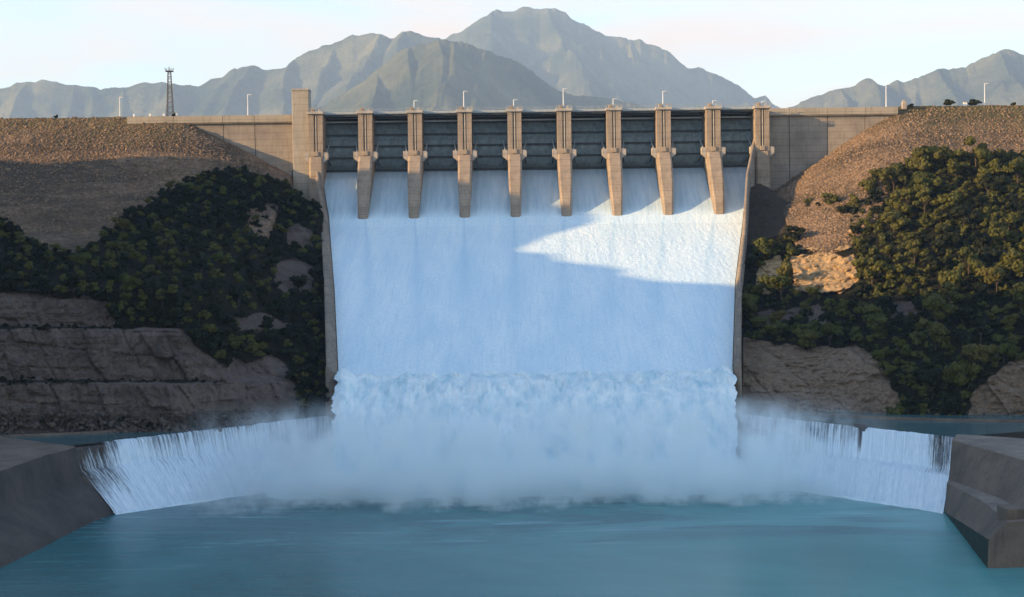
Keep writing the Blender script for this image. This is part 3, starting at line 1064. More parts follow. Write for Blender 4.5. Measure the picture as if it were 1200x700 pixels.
def make_pier(end=False):
    r = empty('spillway_pier', (0, YF, 0), '', 'pier', 'concrete piers between the spillway gates')
    w = 2.75
    m = MB()
    # upper shaft: two ribs with a recess between them
    m.box(-w, -0.75, 0, 22, 100.0, ZT - 0.9)
    m.box(0.75, w, 0, 22, 100.0, ZT - 0.9)
    m.box(-0.75, 0.75, 0.9, 22, 100.0, ZT - 0.9)
    m.build('upper_shaft', m_pier, r, 0.0)
    # lower shaft, leaning forward down the ogee, nose chamfered
    c0 = [(-w - .05, -0.3, 100), (w + .05, -0.3, 100), (w + .05, 22, 100), (-w - .05, 22, 100)]
    b = bmesh.new()
    levels = [(100.0, -0.3, w + .05), (97.0, -4.0, w), (88.0, -10.5, w - .15), (79.0, -15.0, w - 0.7), (70.0, -16.0, w - 0.9)]
    if end: levels = [(100.0, -0.3, w + .05), (92.0, -1.0, w), (84.0, -2.5, w), (66.0, -3.5, w)]
    rings = []
    for z, yf, ww in levels:
        ch = 0.7
        rings.append([b.verts.new(p) for p in ((-ww, 22, z), (-ww, yf + ch, z), (-ww + ch, yf, z), (ww - ch, yf, z), (ww, yf + ch, z), (ww, 22, z))])
    for a, c_ in zip(rings[:-1], rings[1:]):
        for i in range(6):
            j = (i + 1) % 6
            b.faces.new((a[i], a[j], c_[j], c_[i]))
    b.faces.new(rings[0][::-1]); b.faces.new(rings[-1])
    bmesh.ops.recalc_face_normals(b, faces=b.faces)
    me = bpy.data.meshes.new('lower_shaft'); b.to_mesh(me); b.free(); me.materials.append(m_pier)
    link(bpy.data.objects.new('lower_shaft', me), r)
    MB().box(-3.3, 3.3, -0.9, 4.0, ZT - 0.9, ZT + 0.1).build('cap', m_pale, r, 0.12)
    for sx in (-1, 1):
        bk = MB()
        x0, x1 = sorted((sx * (w + 0.02), sx * (w + 2.0)))
        bk.hexa([(x0, 0.2, 97.6 if sx > 0 else 99.2), (x1, 0.2, 99.2 if sx > 0 else 97.6), (x1, 3.6, 99.2 if sx > 0 else 97.6), (x0, 3.6, 97.6 if sx > 0 else 99.2),
                 (x0, 0.2, 101.9), (x1, 0.2, 101.6), (x1, 3.6, 101.6), (x0, 3.6, 101.9)])
        bk.build('trunnion_bracket', m_pale, r, 0.12)
    dp = MB()
    dp.tube((0.15, 0.35, 101), (0.15, 0.35, ZT - 0.6), 0.28, n=8)
    dp.build('drain_pipe', m_pale, r)
    bx = MB(); bx.box(-0.9, 0.9, -0.45, 0.85, 100.2, 102.0); bx.build('junction_box', m_pier, r, 0.08)
    hb = MB(); hb.box(-1.9, -0.5, 0.6, 2.4, ZT + 0.12, ZT + 1.5); hb.build('hoist_cabinet', m_pier, r, 0.08)
    hb = MB(); hb.box(1.0, 2.2, 0.9, 2.2, ZT + 0.12, ZT + 1.0); hb.build('winch', m_rail, r, 0.1)
    # railing stubs on the cap
    rl_ = MB()
    for xx in (-3.1, -1.5, 1.5, 3.1):
        rl_.tube((xx, -0.7, ZT + 0.1), (xx, -0.7, ZT + 1.2), 0.10, n=6)
    rl_.box(-3.2, 3.2, -0.78, -0.62, ZT + 1.15, ZT + 1.3)
    rl_.build('railing', m_pale, r)
    return r


pier0 = make_pier(); pier_end = make_pier(True)
for i, x in enumerate(pier_x):
    o = {0: pier_end, 1: pier0}.get(i) or copy_tree(pier_end if i == 9 else pier0)
    o.location = (x, YF, 0)
    if i == 0: lab = 'left end pier beside the tall square tower, half hidden by it'
    elif i == 9: lab = 'right end pier that meets the plain concrete wall'
    else: lab = 'tan concrete pier, %s of the free piers counted from the tower' % ORD[i - 1]
    o['label'] = lab

GAP = (pier_x[5] - pier_x[4]) - 5.5


def make_gate(gw):
    r = empty('spillway_gate', (0, 634, 0), '', 'gate', 'steel gates between the piers')
    h = gw / 2 - 0.12
    zs = [95.2, 100.0, 104.6, 109.2, 114.0]
    def yo(z): return 0.0 + 2.6 * ((z - 104.5) / 9.5) ** 2 - 1.3
    for a, b_ in zip(zs[:-1], zs[1:]):
        zz = np.linspace(a + 0.08, b_ - 0.08, 5)
        P = np.array([[(-h, yo(z), z), (h, yo(z), z)] for z in zz])
        back = P[::-1] + np.array([0, 0.35, 0])
        Q = np.concatenate([P, back, P[:1]], 0)
        grid('skin_plate', Q, m_gate, r, flip=False, smooth=False)
    for z in (97.2, 100.0, 102.3, 104.6, 107.0, 109.2, 111.3):
        big = z in (100.0, 104.6, 109.2)
        m = MB(); d = 0.75 if big else 0.28; t = 0.26 if big else 0.13
        m.box(-h, h, yo(z) - d, yo(z) - 0.02, z - t, z + t)
        m.build('girder', m_gate_dark if big else m_gate, r)
    for i in range(1, 8):
        x = -h + 2 * h * i / 8
        m = MB()
        for a, b_ in zip(zs[:-1], zs[1:]):
            m.hexa([(x - .09, yo(a) - .22, a), (x + .09, yo(a) - .22, a), (x + .09, yo(a) - .02, a), (x - .09, yo(a) - .02, a),
                    (x - .09, yo(b_) - .22, b_), (x + .09, yo(b_) - .22, b_), (x + .09, yo(b_) - .02, b_), (x - .09, yo(b_) - .02, b_)])
        m.build('stiffener', m_gate, r)
    m = MB(); m.box(-h, h, -1.7, 0.4, 114.1, 114.65); m.build('top_walkway', m_rail, r)
    for sx in (-1, 1):
        for z in (97.0, 106.5):
            m = MB(); m.tube((sx * (h - 0.7), -9.2, 101.0), (sx * (h - 1.7), yo(z) - 0.4, z), 0.24, 0.24, 6)
            m.build('gate_arm', m_rail if z > 100 else m_gate_dark, r)
    m = MB(); m.box(-h, h, -0.9, 0.25, 94.5, 95.3); m.build('bottom_lip', m_gate_dark, r)
    return r


gate0 = make_gate(GAP)
for i in range(9):
    o = gate0 if i == 0 else copy_tree(gate0)
    o.location = ((pier_x[i] + pier_x[i + 1]) / 2, 634, 0)
    if i == 0:
        o.location.x = (pier_x[0] + pier_x[1]) / 2
    o['label'] = ('dark ribbed steel gate next to the tall square tower' if i == 0 else
                  'dark ribbed steel gate next to the plain right wall' if i == 8 else
                  'dark ribbed steel gate, %s bay counted from the tower' % ORD[i])

# added dark wall behind the gates, raised so the deck gap reads black
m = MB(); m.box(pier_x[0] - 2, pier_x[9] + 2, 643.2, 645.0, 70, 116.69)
tag(m.build('back_wall', m_gate_dark), 'added dark wall behind the spillway gates, blacking out the gap under the road deck', 'wall')

# road bridge over the gates
br = empty('road_bridge', (pier_x[0], 634, 0), 'slim road bridge running across the tops of the gate piers', 'bridge')
for i in range(9):
    a, b_ = pier_x[i] - pier_x[0], pier_x[i + 1] - pier_x[0]
    m = MB(); m.box(a + 0.04, b_ - 0.04, -8.2, 9, 116.7, 117.4); m.box(a + 0.04, b_ - 0.04, -8.5, -8.15, 116.9, 117.75)
    m.build('deck_span', m_rail, br)
    m = MB(); m.box(a + 3, b_ - 3, -7.9, -6.6, 115.95, 116.7); m.build('deck_beam', m_gate_dark, br)
for i in range(9):
    a, b_ = pier_x[i] - pier_x[0], pier_x[i + 1] - pier_x[0]
    m = MB()
    k = 7
    for j in range(k):
        x = a + (b_ - a) * j / k
        m.box(x - 0.05, x + 0.05, -8.38, -8.28, 117.75, 118.75)
    m.box(a, b_, -8.39, -8.27, 118.7, 118.8); m.box(a, b_, -8.37, -8.29, 118.25, 118.32)
    m.build('railing', m_rail, br)

# concrete walls either side
def flank(name, label, xs, yfront, parapet_col):
    r = empty(name, (xs[0], yfront, 0), label, 'wall')
    for a, b_ in zip(xs[:-1], xs[1:]):
        m = MB(); m.box(a - xs[0] + 0.12, b_ - xs[0] - 0.12, 0, 6, 60, 114.2); m.build('wall_panel', m_wall, r, 0.08)
    m = MB(); m.box(0, xs[-1] - xs[0], 0.4, 6.5, 60, 114.19); m.build('joint_backing', m_gate_dark, r)
    for a, b_ in zip(xs[:-1], xs[1:]):
        m = MB(); m.box(a - xs[0] + 0.05, b_ - xs[0] - 0.05, -1.3, 12, 114.6, 117.4)
        m.build('parapet_beam', parapet_col, r, 0.1)
        m = MB(); m.box(a - xs[0] + 0.05, b_ - xs[0] - 0.05, -1.0, 9, 114.2, 114.6); m.build('shadow_corbel', m_chute, r)
    return r


xsl = [float(U(p, 160, 631)[0]) for p in (150, 205, 262, 299, 345)]
flank('dam_wall', 'plain concrete dam wall with dark joints left of the tall tower', xsl, 631.0, m_tower)
xsr = [float(U(p, 160, 631)[0]) for p in (901, 925, 970, 1014, 1052)]
flank('dam_wall', 'plain concrete dam wall with dark joints right of the last gate', xsr, 631.0, m_tower)

# tall square tower
tx = float(U(352.5, 160, 624)[0])
t = empty('tower', (tx, 624, 0), 'tall plain square concrete tower left of the gates', 'tower')
zt = float(U(352, 104, 624)[2])
MB().box(-3.3, 3.3, 0, 8, 70, zt - 0.7).build('shaft', m_tower, t, 0.15)
MB().box(-3.45, 3.45, -0.15, 8.15, zt - 0.7, zt).build('roof_slab', m_pale, t, 0.08)
m = MB(); m.box(3.3, 4.6, 1.5, 7, 74, 112.5); m.build('side_fin', m_pier, t, 0.1)
m = MB(); m.box(-4.0, -3.3, 2, 7, 74, 95); m.build('cable_duct', m_gate_dark, t, 0.1)

# lattice mast on the left crest
mp = U(199.5, 138, 640)
t = empty('lattice_mast', (float(mp[0]), 640, CREST_Z), 'tall lattice steel mast with a small top platform on the left crest', 'mast')
H = float(U(199.5, 80, 640)[2]) - CREST_Z
for sx in (-1, 1):
    for sy in (-1, 1):
        m = MB(); m.tube((sx * 1.25, sy * 1.25, -0.5), (sx * 0.55, sy * 0.55, H - 1.4), 0.17, 0.13, 6); m.build('leg', m_mast, t)
nb = 9
for k in range(nb):
    f0, f1 = k / nb, (k + 1) / nb
    a, b_ = lerp(1.25, 0.55, f0), lerp(1.25, 0.55, f1); z0, z1 = f0 * (H - 1.4), f1 * (H - 1.4)
    m = MB()
    for q in range(4):
        c1 = [(-1, -1), (1, -1), (1, 1), (-1, 1)][q]; c2 = [(1, -1), (1, 1), (-1, 1), (-1, -1)][q]
        m.tube((c1[0] * a, c1[1] * a, z0), (c2[0] * b_, c2[1] * b_, z1), 0.08, n=5)
        m.tube((c1[0] * b_, c1[1] * b_, z1), (c2[0] * b_, c2[1] * b_, z1), 0.08, n=5)
    m.build('brace', m_mast, t)
m = MB(); m.box(-1.5, 1.5, -1.5, 1.5, H - 1.4, H - 1.15); m.build('platform', m_mast, t)
m = MB()
for a in range(8):
    an = a * math.pi / 4
    m.tube((1.2 * math.cos(an), 1.2 * math.sin(an), H - 1.15), (1.9 * math.cos(an), 1.9 * math.sin(an), H), 0.09, n=5)
m.tube((0, 0, H - 1.15), (0, 0, H + 0.6), 0.12, n=6)
m.build('floodlight_ring', m_mast, t)


def lamp(px, top, base_z, Y, label, th=0.16):
    p = U(px, 130, Y); h = float(U(px, top, Y)[2]) - base_z
    r = empty('lamp_post', (float(p[0]), Y, base_z), label, 'lamp post', 'pale lamp posts along the dam crest')
    MB().tube((0, 0, 0), (0, 0, h), th * 1.25, th * 0.8, 8).build('pole', m_white, r)
    MB().box(-0.1, 1.3, -0.12, 0.12, h - 0.12, h + 0.06).build('lamp_arm', m_white, r)
    MB().box(0.9, 1.7, -0.2, 0.2, h - 0.2, h - 0.0).build('lamp_head', m_glass, r, 0.03)
    MB().box(-0.35, 0.35, -0.35, 0.35, 0, 0.4).build('base', m_pale, r, 0.05)


lamp(140.5, 114, CREST_Z, 640, 'pale lamp post on the left crest, left of the lattice mast')
lamp(290.5, 111, 117.4, 636, 'pale lamp post on the left dam wall between mast and tower')
for i, top in ((2, 118), (3, 107), (4, 117), (5, 104), (6, 116), (7, 107), (8, 118), (9, 119)):
    lamp(pier_px[i] - 1, top, ZT + 0.1, 624, 'slim pale lamp post on the %s gate pier right of the tower' % ORD[i - 1] if i < 9 else 'slim pale lamp post on the right end pier')
lamp(1038.5, 99, 117.4, 636, 'pale lamp post where the right dam wall meets the rock slope')
lamp(1154, 98, CREST_Z, 642, 'pale lamp post on the right crest between dark bushes and frame edge')

# guard posts along the crest road
def bollard(px, Y, label, w=0.35, h=1.2, mat=m_white):
    p = U(px, 130, Y)
    o = MB().box(-w, w, -w, w, -0.3, h).build('bollard', mat, None, 0.06)
    o.location = (float(p[0]), Y, CREST_Z); return tag(o, label, 'bollard', 'pale bollards on the left crest')


for px, l in ((157, 'pale squat bollard on the left crest, midway between lamp post and mast'), (192, 'pale bollard just left of the lattice mast foot'),
              (207, 'pale bollard just right of the lattice mast foot'), (176, 'small pale bollard on the left crest near the mast')):
    bollard(px, 637.5, l)
# concrete marker block at the crest end on the right
p = U(1059.5, 120, 634)
r = empty('marker_pillar', (float(p[0]), 634, CREST_Z - 0.8), 'short pale concrete pillar at the left end of the right crest', 'pillar')
MB().box(-0.9, 0.9, -0.8, 0.8, -0.6, 2.6).build('shaft', m_pale, r, 0.1)
MB().box(-0.6, 0.6, -0.5, 0.5, 2.6, 3.2).build('cap', m_pale, r, 0.1)
# small pale cabin between the two dark shrubs
p = U(1131, 120, 640)
r = empty('control_cabinet', (float(p[0]), 640, CREST_Z), 'tiny white cabinet between two dark bushes on the right crest', 'cabinet')
MB().box(-0.7, 0.7, -0.5, 0.5, 0, 1.7).build('body', m_white, r, 0.06)
MB().box(-0.85, 0.85, -0.65, 0.65, 1.7, 1.85).build('lid', m_pale, r)

# ------------------------------------------------------------------ trees and scrub
def crown_arrays(rad, h, nleaf, seed, leaf=0.42, nb=9):
    """leafy quads spread over several clumps; returns V (n*4,3), F"""
    rg = np.random.default_rng(seed)
    C = np.stack([rg.normal(0, 0.42, nb) * rad, rg.normal(0, 0.42, nb) * rad, rg.uniform(0.25, 0.85, nb) * h], -1)
    rr = rad * rg.uniform(0.35, 0.62, nb)
    ci = rg.integers(0, nb, nleaf)
    d = rg.normal(0, 1, (nleaf, 3)); d /= np.linalg.norm(d, axis=1)[:, None]; d[:, 2] = np.where(d[:, 2] < -0.3, -d[:, 2] * 0.6, d[:, 2])
    P = C[ci] + d * (rr[ci] * rg.uniform(0.75, 1.08, nleaf))[:, None] * np.array([1, 1, 0.8])
    nrm = d + rg.normal(0, 0.45, (nleaf, 3)); nrm /= np.linalg.norm(nrm, axis=1)[:, None]
    a = np.cross(nrm, rg.normal(0, 1, (nleaf, 3))); a /= np.linalg.norm(a, axis=1)[:, None]; b_ = np.cross(nrm, a)
    s_ = leaf * rg.uniform(0.6, 1.3, nleaf)[:, None]
    V = np.stack([P + a * s_, P + b_ * s_ * 0.8, P - a * s_, P - b_ * s_ * 0.8], 1).reshape(-1, 3)
    Fq = np.arange(nleaf * 4).reshape(-1, 4)
    return V, Fq, C, rr


def core_arrays(C, rr):
    """solid inner lumps so the crown is not see-through"""
    k = len(ICO_V)
    V = (ICO_V[None] * (rr * 0.82)[:, None, None] * np.array([1, 1, 0.8]) + C[:, None, :]).reshape(-1, 3)
    Fq = (ICO_F[None] + (np.arange(len(C)) * k)[:, None, None]).reshape(-1, 3)
    return V, np.concatenate([Fq, Fq[:, -1:]], 1)


def tri_quads(V, Fq, V2, F2):
    V3 = np.concatenate([V, V2]); t1 = np.concatenate([Fq[:, [0, 1, 2]], Fq[:, [0, 2, 3]]]); t2 = F2[:, :3] + len(V)
    return V3, np.concatenate([t1, t2])


PROTO = []
for sidx in range(7):
    h = [5.2, 6.0, 4.4, 6.8, 5.0, 5.6, 4.8][sidx]; rad = [2.6, 2.5, 2.7, 2.7, 2.2, 3.0, 2.4][sidx]
    V, Fq, C, rr = crown_arrays(rad, h, 620, 100 + sidx, 0.36)
    V[:, 2] += 0.4; C[:, 2] += 0.4
    V3, F3 = tri_quads(V, Fq, *core_arrays(C, rr))
    meshes = []
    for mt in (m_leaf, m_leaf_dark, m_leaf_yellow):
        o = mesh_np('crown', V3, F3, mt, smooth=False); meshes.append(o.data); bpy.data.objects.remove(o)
    tb = MB(); tb.tube((0, 0, -0.8), (0.1, 0.1, h * 0.45), 0.22, 0.12, 7)
    for j in range(4):
        a = j * 1.57 + sidx; tb.tube((0.05, 0.05, h * 0.3), (0.5 * rad * math.cos(a), 0.5 * rad * math.sin(a), h * 0.6), 0.1, 0.05, 5)
    o = tb.build('trunk', m_bark); trunk = o.data; bpy.data.objects.remove(o)
    PROTO.append((meshes, trunk))


def surf(px, py, side):
    D = (depth_left if side == 'L' else depth_right)(px, py)
    P0 = U(px, py, D)
    rock, tone = masks(px, py, side)
    dd = 3.0 * fbm(P0 * 0.035, 5) + 0.8 * fbm(P0 * 0.25, 4)
    return U(px, py, D + dd), rock


def tree_points(side, n, seed, mind):
    rg = np.random.default_rng(seed)
    x0, x1 = (-30, 388) if side == 'L' else (872, 1230)
    px = rg.uniform(x0, x1, n * 14); 
    out = OUT_L if side == 'L' else OUT_R
    top = np.interp(px, [a for a, b in out], [b for a, b in out])
    py = top + (rg.uniform(0, 1, n * 14)) * (510 - top)
    P, rock = surf(px, py, side)
    ok = rock < 0.3
    if side == 'L': ok &= (py < 480) & ~inpoly(px, py, CLIFF_L)
    if side == 'R':
        ok &= ~((px < 940) & (py < 300 - 0.35 * (px - 870))); ok &= py < 493
    ok &= (P[:, 0] < xl(np.clip(P[:, 1], 450, 650)) - 4.2) if side == 'L' else (P[:, 0] > xr(np.clip(P[:, 1], 450, 650)) + 4.0)
    if side == 'R':
        for p in OC_R: ok &= ~inpoly(px, py - 9, p) | (py > 360)
    # thin patches
    ok &= (fbm(np.stack([px * 0.05, py * 0.05, px * 0], -1), 2) > -0.62)
    idx = np.where(ok)[0]
    keep = []
    cell = {}
    for i in idx:
        # spacing measured across the slope (x and height)
        a, b_ = P[i, 0], P[i, 2]
        k = (int(a // mind), int(b_ // (mind * 0.55)))
        good = True
        for dx in (-1, 0, 1):
            for dz in (-1, 0, 1):
                for j in cell.get((k[0] + dx, k[1] + dz), ()):
                    if (P[j, 0] - a) ** 2 + ((P[j, 2] - b_) * 1.8) ** 2 < mind ** 2: good = False
        if good:
            cell.setdefault(k, []).append(i); keep.append(i)
            if len(keep) >= n: break
    return P[keep], px[keep], py[keep]


def zone(side, px, py, top):
    if side == 'L':
        if py < top + 14: return 'on the top edge of the left hill'
        if px > 340: return 'close to the left chute wall'
        if py > 335: return 'above the left rock terraces'
        return 'in the middle of the left hill'
    if py < top + 14: return 'along the top edge of the right wood'
    if px < 1010: return 'around the pale rock outcrops right of the chute'
    if py > 400: return 'low on the right hill between the bare rocks'
    return 'in the middle of the right wood'


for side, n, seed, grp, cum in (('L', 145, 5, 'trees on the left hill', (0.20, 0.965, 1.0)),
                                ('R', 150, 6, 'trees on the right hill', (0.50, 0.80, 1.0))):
    P, px, py = tree_points(side, n, seed, 5.6 if side == 'L' else 6.4)
    rg = np.random.default_rng(seed + 50)
    out_ = OUT_L if side == 'L' else OUT_R
    for i in range(len(P)):
        ms, tr = PROTO[int(rg.integers(0, 7))]
        root = bpy.data.objects.new('tree', None); COL.objects.link(root)
        top = np.interp(px[i], *zip(*out_))
        sc_ = rg.uniform(0.55, 1.0) if side == 'L' else 0.65 + 1.15 * rg.uniform() ** 1.4
        if py[i] - top < 8: sc_ *= 0.7
        root.location = P[i] - np.array([0, 0, 0.2]); root.scale = (sc_, sc_, sc_ * rg.uniform(0.85, 1.15)); root.rotation_euler.z = rg.uniform(0, 6.28)
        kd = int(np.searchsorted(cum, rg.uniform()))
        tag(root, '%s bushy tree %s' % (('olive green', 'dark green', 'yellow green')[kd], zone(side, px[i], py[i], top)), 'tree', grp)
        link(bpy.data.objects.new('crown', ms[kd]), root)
        link(bpy.data.objects.new('trunk', tr), root)


# undergrowth: one mass per hill
SH = []
for sidx in range(6):
    V, Fq, C, rr = crown_arrays(1.5, 2.3, 110, 300 + sidx, 0.38, 5)
    SH.append(tri_quads(V, Fq, *core_arrays(C, rr)))


def scrub(name, P, smin, smax, mat, seed, parent=None):
    rg = np.random.default_rng(seed)
    VV = []; FF = []; base = 0
    for s_ in range(6):
        V, Fc = SH[s_]
        idx = np.arange(s_, len(P), 6)
        if not len(idx): continue
        a = rg.uniform(0, 6.28, len(idx)); k = rg.uniform(smin, smax, len(idx))
        ca, sa = (np.cos(a) * k)[:, None], (np.sin(a) * k)[:, None]
        W = np.stack([V[None, :, 0] * ca - V[None, :, 1] * sa, V[None, :, 0] * sa + V[None, :, 1] * ca, V[None, :, 2] * k[:, None]], -1) + (P[idx] - [0, 0, 0.4])[:, None, :]
        FF.append((Fc[None] + (np.arange(len(idx)) * len(V))[:, None, None]).reshape(-1, 3) + base)
        VV.append(W.reshape(-1, 3)); base += W.shape[0] * W.shape[1]
    return mesh_np(name, np.concatenate(VV), np.concatenate(FF), mat, parent, smooth=False)


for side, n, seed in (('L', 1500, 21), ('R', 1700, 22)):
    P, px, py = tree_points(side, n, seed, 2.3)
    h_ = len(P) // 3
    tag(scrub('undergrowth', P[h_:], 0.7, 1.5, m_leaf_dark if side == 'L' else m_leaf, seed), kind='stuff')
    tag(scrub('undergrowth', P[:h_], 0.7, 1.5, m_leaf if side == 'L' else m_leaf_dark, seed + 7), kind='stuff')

# low growth on the cliff benches and at the foot of the cliffs
bp = []
rg = np.random.default_rng(77)
for px in np.arange(-20, 132, 3.0): bp.append((px + rg.uniform(-3, 3), 384.5 + rg.uniform(-2.5, 1.5), rg.uniform(0, 1)))
for px in np.arange(-20, 262, 3.5): bp.append((px + rg.uniform(-3, 3), 447.5 + rg.uniform(-2.5, 1.5), rg.uniform(0, 1)))
for px in np.arange(-10, 40, 2.0): bp.append((px, 447 + rg.uniform(-5, 6), 1))
for px in np.arange(-20, 345, 4.0): bp.append((px, 500 + rg.uniform(-8, 5) - px * 0.012, rg.uniform(0, 1)))
bp = np.array([b_ for b_ in bp if b_[2] > 0.45])
P, _ = surf(bp[:, 0], bp[:, 1], 'L')
tag(scrub('bench_scrub', P, 0.15, 0.6, m_leaf_dark, 5), kind='stuff')
for side, xa, xb in (('L', -40, 350), ('R', 872, 1230)):
    n = 1500
    qx_ = RNG.uniform(xa, xb, n); qy_ = 478 + 32 * RNG.uniform(0, 1, n) ** 0.6
    P, rk = surf(qx_, qy_, side)
    kk = (P[:, 2] > 14.5)
    S = RNG.uniform(0.12, 0.35, n) + 0.9 * RNG.uniform(0, 1, n) ** 9
    tag(scatter_blobs('rubble', P[kk], S[kk], m_rubble, 0.4, 0.8), kind='stuff')

# single bushes standing on the crests
def bush(name, px, Y, z, sc_, mat, label, cat='bush'):
    p = U(px, 120, Y)
    V, Fc = SH[int(px) % 6]
    o = mesh_np(name, V * np.array(sc_), Fc, mat, smooth=False)
    o.location = (float(p[0]), Y, z - 0.3); return tag(o, label, cat)


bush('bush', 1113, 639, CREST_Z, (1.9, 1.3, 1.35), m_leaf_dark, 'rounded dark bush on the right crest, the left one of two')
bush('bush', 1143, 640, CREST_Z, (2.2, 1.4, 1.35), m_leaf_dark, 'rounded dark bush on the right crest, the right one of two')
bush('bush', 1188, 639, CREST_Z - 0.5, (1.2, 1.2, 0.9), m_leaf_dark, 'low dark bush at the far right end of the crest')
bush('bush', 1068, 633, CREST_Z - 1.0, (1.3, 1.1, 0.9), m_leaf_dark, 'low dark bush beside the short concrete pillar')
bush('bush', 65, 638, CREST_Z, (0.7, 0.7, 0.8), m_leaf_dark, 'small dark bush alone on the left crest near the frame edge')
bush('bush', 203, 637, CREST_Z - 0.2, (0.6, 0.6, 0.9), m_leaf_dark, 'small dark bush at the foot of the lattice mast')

# ------------------------------------------------------------------ mountains
def mountain(name, pts, Y0, depth, seed, spurs=(), foot=-5.0, nx=460, k=0.75, rough=1.0):
    """crest line at distance Y0 with spurs running down towards the camera; spurs: (px top, px foot, reach)"""
    pts = sorted(pts)
    Y0 *= 1.75; depth *= 1.75
    x0, x1 = pts[0][0], pts[-1][0]
    pxs = np.linspace(x0, x1, nx)
    py = np.interp(pxs, [a for a, b in pts], [b for a, b in pts])
    crest = U(pxs, py, Y0)
    H = crest[:, 2] + 0.0022 * Y0 * fbm(np.stack([pxs * 0.10, 0 * pxs + seed, 0 * pxs], -1), 4, 0.6)
    Hm = H - foot
    rg = np.random.default_rng(seed)
    sp_ = list(spurs)
    q_ = x0 + rg.uniform(10, 30)
    while q_ < x1:
        if all(abs(q_ - a[0]) > 26 for a in spurs):
            sp_.append((q_, q_ + rg.uniform(-45, 55), rg.uniform(0.55, 1.0)))
        q_ += rg.uniform(26, 48)
    m2px = F_PX / Y0
    nr = 210
    rows = []
    for r_ in np.linspace(-0.5, 1.0, nr):            # -0.5 behind .. 1 foot in front
        t_ = abs(r_)
        yy = Y0 - r_ * depth
        Xn = crest[:, 0]
        pw_ = np.stack([Xn / 1050.0, 0 * Xn + yy / 1050.0, 0 * Xn + seed], -1)
        wob = fbm(pw_ * 0.8, 3)
        z = Hm * np.maximum(0, 1 - t_) ** 2.1
        if r_ > 0:
            for a, b_, reach in sp_:
                c_ = a + (b_ - a) * t_ + 10 * math.sin(t_ * 9 + a)
                hs = np.interp(a, pxs, Hm) * max(0.0, 1 - t_ / reach) ** 1.15
                zz = hs - np.abs(pxs + 9 * wob - c_) / m2px * k
                z = np.maximum(z, zz)
        kk = min(1, t_ * 9)
        rid = fbm(pw_ * 2.2, 6, 0.58, ridged=True)
        z = z + kk * rough * (0.030 * depth * rid * np.clip(z / (0.3 * Hm.max()), 0.25, 1)) - 0.012 * depth * kk
        lim = 60 - foot + (H - 60) * (yy / Y0) * (1.0 - 0.03 * min(1, t_ * 8)) 
        z = np.minimum(z, np.maximum(lim, 0) + 0)
        rows.append(np.stack([Xn * (yy / Y0) ** 0.5, np.full_like(Xn, yy), foot + np.maximum(z, -30)], -1))
    P = np.stack(rows)
    return tag(grid(name, P, m_mount, flip=False), kind='structure')


mountain('mountain', [(380, 120), (430, 90), (470, 60), (500, 47), (520, 44), (540, 38), (558, 25), (575, 15), (583, 11), (600, 12), (612, 9), (628, 8), (650, 9), (662, 12), (670, 20), (690, 29), (712, 40), (728, 42), (745, 46), (762, 50),
                      (785, 62), (797, 74), (805, 79), (822, 80), (840, 86), (860, 97), (875, 107), (883, 114), (891, 111), (897, 112), (905, 122), (930, 134), (960, 150)], 10000, 3600, 1, [(583, 520, 1.0), (632, 690, 0.6), (652, 720, 0.9), (745, 800, 0.8), (825, 840, 0.6)])
mountain('mountain', [(-160, 108), (-80, 100), (0, 103), (15, 98), (35, 94), (65, 95), (95, 99), (105, 99), (118, 104), (132, 101), (150, 102), (165, 97), (195, 96), (215, 101), (232, 101), (240, 95), (262, 88), (275, 81),
                      (292, 75), (305, 80), (320, 82), (335, 78), (348, 65), (365, 58), (395, 48), (415, 40), (435, 36), (450, 41), (462, 44), (470, 38), (482, 36), (500, 41), (515, 44), (540, 60), (600, 95), (680, 125), (720, 145)], 8200, 2500, 2, [(35, 20, 0.8), (150, 120, .7), (292, 250, 0.9), (350, 300, 0.9), (435, 380, 1.0), (482, 400, 1.0)])
mountain('mountain', [(330, 150), (360, 133), (380, 122), (410, 105), (440, 84), (465, 62), (480, 54), (505, 49), (520, 46), (540, 48), (560, 55), (580, 63), (605, 72), (625, 84), (640, 95), (655, 105), (675, 112), (700, 112), (730, 118), (770, 130), (800, 150)], 6200, 2100, 3, [(515, 478, 1.0), (528, 468, 1.0), (440, 400, 1.0), (620, 700, 0.8)])
mountain('mountain', [(880, 150), (920, 126), (945, 116), (970, 107), (990, 104), (1005, 97), (1018, 91), (1028, 98), (1036, 99), (1050, 95), (1075, 92), (1090, 83), (1105, 78), (1120, 80), (1140, 73), (1158, 66), (1175, 57), (1187, 58), (1200, 62),
                      (1240, 52), (1290, 70), (1360, 90), (1430, 120)], 7600, 2400, 4, [(1018, 975, 0.9), (1105, 1060, 0.9), (1180, 1140, 1.0), (1186, 1200, 0.9)])

# ------------------------------------------------------------------ spray mist over the landing water
M = Mat('mist')
M.n.remove(M.p)
c = M.coord()
sp = M.new('ShaderNodeSeparateXYZ'); M.l(c, sp.inputs[0])
x, y, z = sp.outputs
nz = M.noise(M.coord((1, 1, 0.55)), 0.055, 5, 0.6, 0.5)
nz2 = M.math('MULTIPLY', M.math('SUBTRACT', nz, 0.5), 2.0)


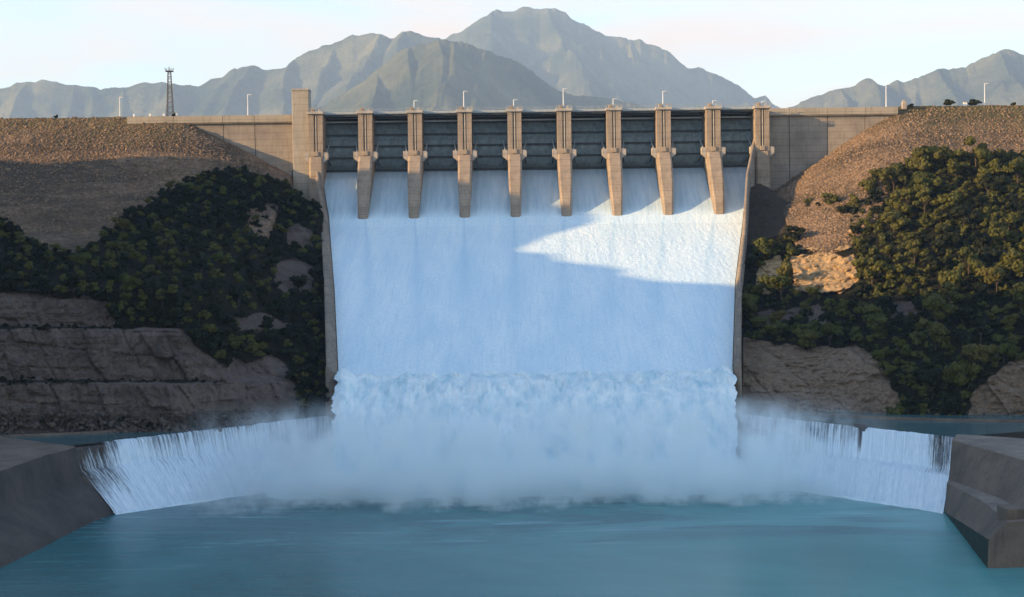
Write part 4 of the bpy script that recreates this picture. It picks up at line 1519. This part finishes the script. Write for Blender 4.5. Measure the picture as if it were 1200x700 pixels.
def ms(v, a, b):
    n = M.new('ShaderNodeMapRange', interpolation_type='SMOOTHSTEP')
    n.inputs['From Min'].default_value = a; n.inputs['From Max'].default_value = b
    n.inputs['To Min'].default_value = 0; n.inputs['To Max'].default_value = 1
    M.l(v, n.inputs['Value']); return n.outputs[0]


xw = M.math('ADD', x, M.math('MULTIPLY', nz2, 22.0))
yw = M.math('ADD', y, M.math('MULTIPLY', nz2, 26.0))
fx = M.math('MULTIPLY', ms(xw, -86, -38), ms(xw, 98, 52))
fy = M.math('MULTIPLY', ms(yw, 366, 394), ms(y, 446, 424))
zt_ = M.math('DIVIDE', z, M.math('ADD', 5.5, M.math('MULTIPLY', ms(nz, 0.35, 0.65), 9.0)))
fz = M.math('EXPONENT', M.math('MULTIPLY', zt_, -1.0))
dens = M.math('MULTIPLY', M.math('MULTIPLY', fx, fy), fz)
nb = M.noise(M.coord((1, 1, 0.8)), 0.15, 5, 0.62, 0.3)          # billows
bil = M.math('ADD', M.math('MULTIPLY', ms(nb, 0.47, 0.58), 3.6), M.math('MULTIPLY', ms(z, 10, 2), 0.9))
dens = M.math('MULTIPLY', dens, bil)
dens = M.math('MULTIPLY', M.math('MULTIPLY', dens, ms(z, 24, 14)), 0.15)
pv = M.new('ShaderNodeVolumePrincipled')
pv.inputs['Color'].default_value = (0.935, 0.988, 1.0, 1)
pv.inputs['Anisotropy'].default_value = 0.1
M.l(dens, pv.inputs['Density'])
M.l(pv.outputs[0], M.out.inputs['Volume'])
o = MB().box(-105, 112, 352, 460, 0.3, 30).build('mist', M.m)
tag(o, kind='stuff')

# ------------------------------------------------------------------ air
M = Mat('haze')
M.n.remove(M.p)
pv = M.new('ShaderNodeVolumePrincipled')
pv.inputs['Color'].default_value = (0.51, 0.71, 1.0, 1)
pv.inputs['Density'].default_value = 4.3e-5
pv.inputs['Anisotropy'].default_value = 0.1
M.l(pv.outputs[0], M.out.inputs['Volume'])
o = MB().box(-26000, 26000, -3500, 23500, -7, 2950).build('haze', M.m)
tag(o, kind='stuff')
